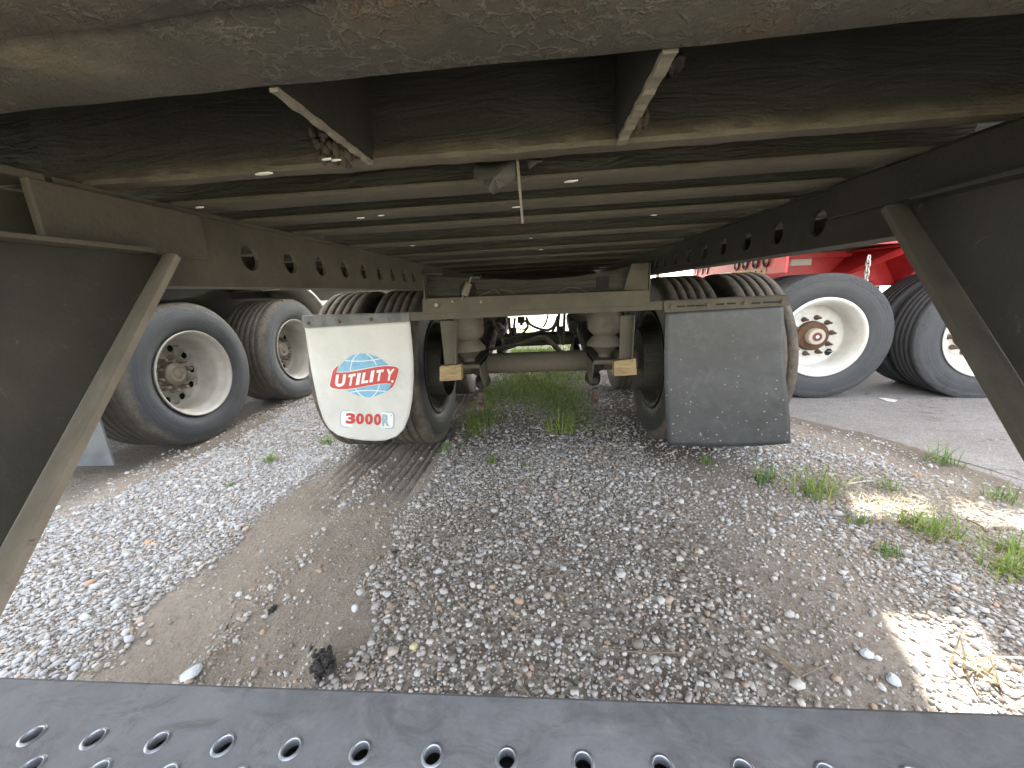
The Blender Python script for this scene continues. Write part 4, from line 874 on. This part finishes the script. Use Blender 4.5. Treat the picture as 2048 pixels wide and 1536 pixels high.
    lm = lk.tube(pts, .0052, 6, False).mesh('chain_link', 'galvanised', True)
    for k in range(n):
        p = a + (b - a) * (k + .5) / n; link('chain_link', lm, ch, p - Vector(b), (0, .1, (pi / 2 if k % 2 else 0) + .4))
    # added out of view: slotted plank crate, shaped to cut the sun patches
    cr = empty('shadow_crate', (4.61, 4.2, 1.245), (0, 0, math.radians(-9)), label='unseen plank crate added on the red flatbed, slotted to shape the sun patches', cat='crate')
    def plank(x0, x1, y0, y1, z0, z1): obj('plank', MB().box(x0, x1, y0, y1, z0, z1), 'fresh_wood', cr)
    for k in range(5):
        for y in (-1.16, .80): plank(-3.0, 3.6, y, y + .03, k * .152, k * .152 + .147)
        for x in (-3.03, 3.6): plank(x, x + .028, -1.16, .83, k * .152, k * .152 + .147)
    obj('lid', MB().box(-3.03, 3.63, -1.17, .84, .762, .79), 'fresh_wood', cr)
    plank(-3.0, -2.30, -1.16, -1.13, .795, .955)
    for k in range(3): plank(-3.0, 3.6, -1.16, -1.13, .958 + .16 * k, .958 + .16 * k + .156)
    for k in range(3): plank(-3.0, -2.35 + .01 * k, -1.16, -1.13, 1.44 + .16 * k, 1.44 + .16 * k + .156)  # board ends stepped to trim the edges of the sun patch
    for k in range(6): plank(-2.13 + .067 * k, 3.6, -1.16, -1.13, 1.44 + .16 * k, 1.44 + .16 * k + .156)
    for x in (-2.0, 0, 1.8, 3.5): obj('stake', MB().box(x, x + .07, -1.125, -1.06, .795, 2.35), 'fresh_wood', cr)
build_red()

# ------------------------------------------------------------------ gravel, grass, small things
def icos():
    out = []
    for k in range(10):
        bm = bmesh.new(); bmesh.ops.create_icosphere(bm, subdivisions=1, radius=1); r = np.random.default_rng(100 + k)
        V = np.array([v.co[:] for v in bm.verts]); Fx = np.array([[v.index for v in f.verts] for f in bm.faces]); bm.free()
        V *= (1 + r.uniform(-.24, .24, (len(V), 1))); V *= r.uniform(.7, 1.25, (1, 3)) * np.array([1.1, 1, .72]); out.append((V, Fx))
    return out
ICO = icos()
def pebbles(name, pts, dia, mat, seed):
    r = np.random.default_rng(seed); n = len(pts); Vs = []; Fs = []; base = 0
    kind = r.integers(0, len(ICO), n)
    for k, (V, Fx) in enumerate(ICO):
        idx = np.where(kind == k)[0]; m = len(idx)
        if not m: continue
        a = r.uniform(0, 2 * pi, m); b = r.normal(0, .35, m); ca, sa, cb, sb = np.cos(a), np.sin(a), np.cos(b), np.sin(b)
        x = V[None, :, 0] * ca[:, None] - V[None, :, 1] * sa[:, None]; y = V[None, :, 0] * sa[:, None] + V[None, :, 1] * ca[:, None]; z = np.repeat(V[None, :, 2], m, 0)
        y, z = y * cb[:, None] - z * sb[:, None], y * sb[:, None] + z * cb[:, None]
        s = dia[idx, None] / 2; W = np.stack([x * s + pts[idx, 0, None], y * s + pts[idx, 1, None], z * s + pts[idx, 2, None] + .14 * dia[idx, None]], 2)
        nv = V.shape[0]; Vs.append(W.reshape(-1, 3)); Fs.append((Fx[None] + (np.arange(m) * nv)[:, None, None] + base).reshape(-1, 3)); base += m * nv
    me = np_mesh(name, np.concatenate(Vs), np.concatenate(Fs), mat); return tag(link(name, me), kind='stuff')
def gravel_density(x, y):
    e = .10 * vnoise(x * 4, y * 4, 5) + .05 * vnoise(x * 13, y * 13, 6)
    d = np.ones_like(x) * (.70 + .45 * vnoise(x * 3.1, y * 3.1, 31) + .22 * vnoise(x * 9, y * 9, 32))
    tl = sstep(TL[0] - .03, TL[0] + .03, x + e) * (1 - sstep(TL[1] - .03, TL[1] + .03, x + e))
    mid = np.exp(-((x + .97 + .02 * vnoise(y * 5, y * 2, 8)) / .04) ** 2) * (y < 1.9)
    d = np.maximum(d, 1.1 * np.exp(-((x + e - TL[0] + .03) / .05) ** 2)); d = np.maximum(d, 1.1 * np.exp(-((x + e - TL[1] - .03) / .05) ** 2) * (y < 2))
    d = d * (1 - tl) + tl * (.05 + .10 * np.clip(vnoise(x * 6, y * 6, 33), 0, 1) + .75 * mid * (.5 + .5 * vnoise(y * 9, x, 34)))
    tr = sstep(TR[0] - .15, TR[0] + .1, x + e) * (1 - sstep(TR[1] - .3, TR[1] - .1, x + e)); d = d * (1 - tr * (.30 + .45 * sstep(1.4, 2.0, y)))
    dn = sstep(-3.1, -2.9, x + e) * (1 - sstep(-2.4, -2.2, x + e)); d = d * (1 - .75 * dn)
    left = (x < TL[0]) * (x > -2.3); d = np.maximum(d, left * 1.0 * (1 - tl))
    s = slab_edge(y) - x; d = d * sstep(-.01, .05, s) * (1 - .80 * sstep(.55, .25, s + e))
    return d
def scatter(n, x0, x1, y0, y1, seed):
    r = np.random.default_rng(seed); x = r.uniform(x0, x1, n); y = r.uniform(y0, y1, n); k = r.uniform(0, 1, n) < np.clip(gravel_density(x, y), 0, 1)
    x, y = x[k], y[k]; return x, y, ground_h(x, y), r
def make_gravel():
    for (n, x0, x1, y0, y1, med, sg, lo, hi, seed) in ((95000, -2.6, 2.2, .55, 2.3, .0068, .36, .004, .020, 41), (24000, -2.6, 2.2, .55, 2.3, .0122, .32, .008, .026, 42), (2600, -2.6, 2.2, .55, 2.3, .0220, .22, .015, .034, 44), (52000, -2.6, 2.2, 2.3, 5.0, .0125, .35, .007, .030, 43)):
        x, y, z, r = scatter(n, x0, x1, y0, y1, seed); d = np.clip(np.exp(r.normal(math.log(med), sg, len(x))), lo, hi)
        pale = (x + .06 * r.normal(size=len(x))) < TL[0] + .0
        pale |= (x > 1.15) & (r.uniform(size=len(x)) < .5)
        pts = np.stack([x, y, z], 1)
        for sel, mat in ((pale, 'pebble_pale'), (~pale, 'pebble_mix')):
            pebbles('gravel', pts[sel], d[sel], mat, seed + 7)
make_gravel()

def blades(name, P0, L, lean, width, mat, seed, seg=3, sag=None, kind=None, label=None, cat=None, group=None, root=None):
    """tapered bent blades; P0: (n,3) feet"""
    r = np.random.default_rng(seed); n = len(P0); a = r.uniform(0, 2 * pi, n); ln = L * r.uniform(.5, 1.25, n); le = lean * r.uniform(.3, 1.5, n)
    dx, dy = np.cos(a), np.sin(a); wx, wy = -dy, dx; w = width * r.uniform(.6, 1.3, n); V = []
    for s in range(seg + 1):
        t = s / seg; out = le * ln * t ** 1.7; up = ln * (t - (.38 * np.minimum(le, 1.6) if sag is None else sag) * t ** 2.2); ww = w * (1 - t) ** .7 if s < seg else w * .06
        for sg in (-1, 1): V.append(np.stack([P0[:, 0] + dx * out + sg * wx * ww / 2, P0[:, 1] + dy * out + sg * wy * ww / 2, P0[:, 2] + up], 1))
    V = np.stack(V, 1); m = V.shape[1]; Fq = np.array([[2 * s, 2 * s + 1, 2 * s + 3, 2 * s + 2] for s in range(seg)])
    Fa = (Fq[None] + (np.arange(n) * m)[:, None, None]).reshape(-1, 4); V = V.reshape(-1, 3)
    if root is not None: V = V - np.array(root)
    me = np_mesh(name, V, Fa, mat); o = link(name, me, loc=root); return tag(o, label=label, cat=cat, group=group, kind=kind)
def make_grass():
    r = np.random.default_rng(5); n = 26000
    x = r.uniform(-.62, .62, n); y = r.uniform(2.15, 6.5, n)
    d = sstep(2.25, 2.9, y + .35 * vnoise(x * 5, y * 3, 51)) * (.55 + .6 * vnoise(x * 4.5, y * 3.5, 52)) * sstep(.55, .30, np.abs(x + .05 + .1 * vnoise(y * 3, x, 53)))
    d = np.maximum(d, 1.2 * np.exp(-((x + .50) / .09) ** 2) * sstep(2.35, 2.55, y) * sstep(4.2, 3.4, y)); k = r.uniform(0, 1, n) < d; x, y = x[k], y[k]
    blades('grass_patch', np.stack([x, y, ground_h(x, y) - .004], 1), 0.060, .65, .0055, 'grass', 3, kind='stuff')
    n = 5000; x = r.uniform(-.5, .5, n); y = r.uniform(4, 11, n); k = r.uniform(0, 1, n) < .5 + .4 * vnoise(x * 3, y * 2, 54)
    blades('grass_patch', np.stack([x[k], y[k], ground_h(x[k], y[k]) - .004], 1), .09, .6, .010, 'grass', 8, kind='stuff')
    # dry grass litter on the right
    n = 6500; x = r.uniform(.95, 2.0, n); y = r.uniform(.55, 1.9, n); s = slab_edge(y) - x
    k = (r.uniform(0, 1, n) < np.clip(.35 + .7 * vnoise(x * 5, y * 5, 55), 0, 1) * sstep(1.12, 1.35, x + .5 * (y - .9) * (y < 1.3))) & (s > .1); x, y = x[k], y[k]
    P0 = np.stack([x, y, ground_h(x, y) + .008], 1); blades('straw_litter', P0, .085, 2.0, .0020, 'straw', 9, kind='stuff', sag=.86)
    # separate tufts
    T = [(1120, 865, .17, 70, 'grass', 'tall bright tuft of grass alone in the gravel between the two flaps'),
         (983, 930, .06, 40, 'weed', 'small weed in the pale gravel under the axle, nearer than the tall tuft'),
         (1530, 962, .10, 55, 'weed', 'dark green weed below the corner of the plain charcoal flap'),
         (1622, 990, .15, 90, 'grass', 'spreading tuft with pale yellow outer blades at the end of the upper sun strip'),
         (1781, 992, .08, 30, 'weed', 'small yellow-green tuft just above the upper sun strip'),
         (1712, 1050, .06, 45, 'weed', 'low weed at the lower edge of the upper sun strip, close to its narrow end'),
         (1822, 1056, .09, 70, 'grass', 'yellow-green tuft catching the sun in the upper sun strip'),
         (1870, 1078, .10, 80, 'grass', 'arching green tuft just below the upper sun strip'),
         (2015, 1110, .08, 70, 'grass', 'green tuft among the straw at the edge of the photo, above a shadier one'),
         (2012, 1150, .09, 80, 'grass', 'shaded green tuft among the straw, lowest of those above the sun patch'),
         (1775, 1112, .05, 45, 'weed', 'low weed between grey stones in the shade under the upper sun strip'),
         (1962, 1352, .10, 16, 'straw', 'pale yellow weed with broad blades standing in the large sun patch'),
         (1880, 922, .12, 45, 'weed', 'grey-green tuft rooted in the broken rim of the concrete'),
         (2003, 1000, .09, 45, 'weed', 'faint green tuft by the second joint of the concrete rim'),
         (540, 925, .06, 60, 'weed', 'bright little weed in the gravel beyond the wide blue-black tyre'),
         (655, 890, .07, 55, 'weed', 'green weed in the gravel under the white flap'),
         (463, 975, .035, 25, 'weed', 'tiny sprout in the pale gravel left of the dirt track'),
         (1050, 935, .04, 30, 'weed', 'low weed in the middle of the gravel, in line with the far axle'),
         (1412, 925, .05, 45, 'weed', 'sparse weed in the brown dirt under the charcoal flap'),
         (890, 905, .06, 50, 'weed', 'weed on the rim of the dirt track by the muddy tyre')]
    for i, (u, v, L, n, mat, lab) in enumerate(T):
        p = P(u, v, z=-.01); rr = np.random.default_rng(60 + i); s = L * .32
        x = p.x + rr.normal(0, s, n); y = p.y + rr.normal(0, s * .9, n); z = ground_h(x, y) - .003
        blades('grass_tuft', np.stack([x, y, z], 1), L, .75, .0055 if mat != 'straw' else .009, mat, 70 + i, label=lab, cat='grass tuft', group='tufts growing in the gravel', root=(p.x, p.y, float(ground_h(p.x, p.y))))
make_grass()

def make_small():
    def rock(name, u, v, size, mat, label, cat='stone', seed=0, squash=.6, sub=2):
        p = P(u, v, z=0); rr = random.Random(seed); bm = bmesh.new(); bmesh.ops.create_icosphere(bm, subdivisions=sub, radius=1)
        ax = (rr.uniform(.8, 1.2), rr.uniform(.65, .9), squash)
        cut = [(Vector((rr.gauss(0, 1), rr.gauss(0, 1), rr.gauss(0, .7))).normalized(), rr.uniform(.55, .85)) for _ in range(7)]
        for w in bm.verts:
            for nn, dd in cut:
                q = w.co.dot(nn)
                if q > dd: w.co -= nn * (q - dd)
            w.co = Vector((w.co.x * ax[0], w.co.y * ax[1], w.co.z * ax[2])) * size * .5 * rr.uniform(.96, 1.04)
        me = bpy.data.meshes.new(name); bm.to_mesh(me); bm.free(); me.materials.append(M[mat])
        return tag(link(name, me, loc=(p.x, p.y, float(ground_h(p.x, p.y)) + size * .12), rot=(rr.uniform(-.2, .2), rr.uniform(-.2, .2), rr.uniform(0, 6))), label=label, cat=cat)
    rock('stone', 380, 1338, .062, 'stone_blue', 'large flat pale stone near the guard, at the edge of the dirt track', seed=1, squash=.4)
    rock('stone', 296, 1082, .035, 'stone_orange', 'rounded orange-brown stone in the pale gravel left of the track', seed=2)
    rock('stone', 828, 1300, .032, 'stone_yellow', 'yellowish stone near the guard, right of the black clod', seed=3)
    rock('stone', 879, 1148, .036, 'stone_blue', 'biggest white-grey stone in the middle gravel, right of the track', seed=4)
    rock('stone', 712, 1225, .030, 'stone_blue', 'white stone on the right rim of the dirt track, above the black clod', seed=5)
    rock('stone', 775, 1192, .034, 'stone_blue', 'bluish flat stone on the rim between track and middle gravel', seed=6, squash=.4)
    rock('stone', 357, 1053, .032, 'stone_blue', 'flat bluish stone in the pale gravel beside the slotted wheel', seed=7, squash=.4)
    rock('stone', 1788, 1352, .040, 'stone_blue', 'grey rounded stone at the rim of the large sun patch', seed=8)
    rock('stone', 1735, 1305, .042, 'stone_blue', 'pale flat stone in the right gravel just off the sun patch tip', seed=9, squash=.45)
    def clump(u, v, size, label, seed):
        p = P(u, v, z=.02); rr = random.Random(seed); m = MB()
        for _ in range(90):
            c = Vector((rr.gauss(0, .22), rr.gauss(0, .30), rr.uniform(0, .5))) * size; q = size * rr.uniform(.06, .17); bm = bmesh.new(); bmesh.ops.create_icosphere(bm, subdivisions=1, radius=q)
            m.add([c + w.co * rr.uniform(.7, 1.3) for w in bm.verts], [tuple(w.index for w in f.verts) for f in bm.faces]); bm.free()
        o = obj('dirt_clod', m, 'clod'); o.location = (p.x, p.y, float(ground_h(p.x, p.y))); return tag(o, label=label, cat='clod')
    clump(648, 1335, .062, 'black crumbly clod lying against the guard at the end of the track', 5)
    clump(540, 1195, .020, 'small dark crumb of earth on the stone row inside the track', 6)
    clump(790, 1098, .020, 'dark crumb of earth on the right rim of the track', 7)
    for i, (pl, r, lab) in enumerate((([(1200, 1300), (1260, 1306), (1370, 1306)], .0022, 'thin straight stalk lying across the gravel near the guard'), ([(1530, 1298), (1575, 1325), (1600, 1345)], .005, 'short dark stick lying in the gravel right of the thin stalk'),
                                      ([(1604, 1348), (1640, 1330), (1665, 1318)], .002, 'fine twig touching the dark stick'), ([(1648, 1240), (1662, 1252), (1676, 1262)], .002, 'tiny dark twig above the sun patch tip'), ([(1930, 1042), (1955, 1052), (1975, 1066)], .004, 'black stick on the dirt between upper sun strip and concrete'),
                                      ([(1075, 1160), (1100, 1156), (1130, 1154)], .002, 'pale stem lying in the middle gravel'), ([(1085, 1420), (1048, 1380), (1045, 1350)], .002, 'curved brown stem close to the guard'))):
        q = []
        for u, v in pl:
            p = P(u, v, z=.008); q.append(Vector((p.x, p.y, float(ground_h(p.x, p.y)) + .012)))
        o = obj('twig', MB().tube([a - q[0] for a in bez(q, 5)], r, 6), 'twig', smooth=True); o.location = q[0]; tag(o, label=lab, cat='twig')
    p = P(1772, 800, z=-.018); a = [P(u, v, z=-.0165) for u, v in ((1756, 795), (1772, 796), (1795, 800), (1790, 804), (1774, 802))]
    o = obj('paper_scrap', MB().prism([w - a[0] for w in a], (0, 0, -.002)), 'tape_white'); o.location = a[0]; tag(o, label='scrap of white paper on the concrete between the white wheels', cat='paper')
make_small()

# ------------------------------------------------------------------ beyond: yard, vehicles, trees
def build_far():
    def white_box(x, y, w, l, rot, label, mat='trailer_white'):
        t = empty('box_trailer', (x, y, 0), (0, 0, rot), label=label, cat='trailer')
        obj('body', MB().box(-w / 2, w / 2, 0, l, 1.15, 4.0), mat, t, bevel=.03); obj('frame_rail', MB().box(-.5, .5, .2, l - .2, .95, 1.148), 'dark_frame', t)
        wm = MB().lathe([(-.3, .25), (-.3, .48), (-.27, .5), (.27, .5), (.3, .48), (.3, .25), (.28, .0005)], 24, 'X').mesh('wheel', 'dark_plastic', True)
        for yy in (1.0, 2.25):
            for s in (-1, 1): link('wheel', wm, t, (s * (w / 2 - .3), yy, .5))
        for s in (-1, 1): obj('landing_leg', MB().box(s * .7 - .05, s * .7 + .05, l - 2.2, l - 2.1, 0, .95), 'dark_frame', t)
    white_box(-9.5, 17, 2.6, 13, math.radians(-4), 'white box trailer far beyond the neighbouring trailer')
    white_box(3.5, 44, 2.6, 13, math.radians(84), 'white box trailer broadside far off under the frame, right one')
    white_box(-16, 46, 2.6, 13, math.radians(-86), 'white box trailer broadside far off under the frame, left one')
    # white truck nose seen past the fender
    x, y = -4.7, 9.6
    t = empty('truck', (x, y, 0), (0, 0, .12), label='white truck with orange marker lamp seen past the curved fender', cat='truck')
    obj('cab', MB().box(-1.1, 1.25, 0, 1.6, .85, 2.9), 'trailer_white', t, bevel=.08, seg=3); obj('bumper', MB().box(-1.15, 1.3, -.22, -.003, .45, .78), 'fender_edge', t, bevel=.03)
    obj('grille', MB().box(-.6, .6, -.03, -.003, .9, 1.7), 'dark_plastic', t); obj('chassis', MB().box(-.5, .5, .1, 6, .6, .84), 'dark_frame', t)
    for s in (-1, 1):
        hl = obj('headlight', MB().box(s * .95 - .17, s * .95 + .17, -.05, -.003, .95, 1.2), 'lamp_clear', t, bevel=.02); obj('marker_lamp', MB().box(s * 1.0 - .12, s * 1.0 + .12, -.06, -.003, .80, .90), 'lamp_orange', t, bevel=.02)
        obj('wheel', MB().lathe([(-.15, .3), (-.15, .48), (.15, .48), (.15, .001)], 24, 'X', (s * 1.0, .9, .48)), 'dark_plastic', t)
        obj('mirror', MB().box(s * 1.45 - .08, s * 1.45 + .08, .0, .1, 1.5, 2.0), 'dark_plastic', t)
    def tree(x, y, h, seed, label):
        t = empty('tree', (x, y, -.03), label=label, cat='tree', group='trees along the far side of the yard'); rr = np.random.default_rng(seed)
        tk = MB().tube([(0, 0, 0), (.1, 0, h * .3), (.05, .1, h * .6)], [h * .035, h * .025, h * .01], 8)
        for k in range(5):
            a = k * 1.3; tk.tube([(.05, .02, h * (.3 + .05 * k)), (math.cos(a) * h * .2, math.sin(a) * h * .2, h * (.5 + .06 * k))], [h * .012, h * .004], 6)
        obj('trunk', tk, 'bark', t); n = 2600; c = rr.normal(size=(26, 3)); c /= np.linalg.norm(c, axis=1)[:, None]; c = c * np.array([.3, .3, .27]) * h * rr.uniform(.4, 1, (26, 1)) + np.array([0, 0, h * .62])
        p = c[rr.integers(0, 26, n)] + rr.normal(0, h * .06, (n, 3)); d1 = rr.normal(size=(n, 3)); d1 /= np.linalg.norm(d1, axis=1)[:, None]; d2 = np.cross(d1, rr.normal(size=(n, 3))); d2 /= np.linalg.norm(d2, axis=1)[:, None]
        s = h * .022; V = np.stack([p - d1 * s, p + d2 * s * .6, p + d1 * s, p - d2 * s * .6], 1).reshape(-1, 3); Fq = np.arange(n * 4).reshape(-1, 4)
        link('crown', np_mesh('crown', V, Fq, 'leaf'), t)
    for i, (x, y, h) in enumerate(((-34, 58, 10), (-25, 61, 8), (-18, 64, 11), (-9, 66, 9), (0, 67, 10), (9, 66, 8), (18, 62, 11), (28, 58, 9))): tree(x, y, h, 200 + i, ('first', 'second', 'third', 'fourth', 'fifth', 'sixth', 'seventh', 'last')[i] + ' leafy tree in the row along the far side of the yard')
build_far()
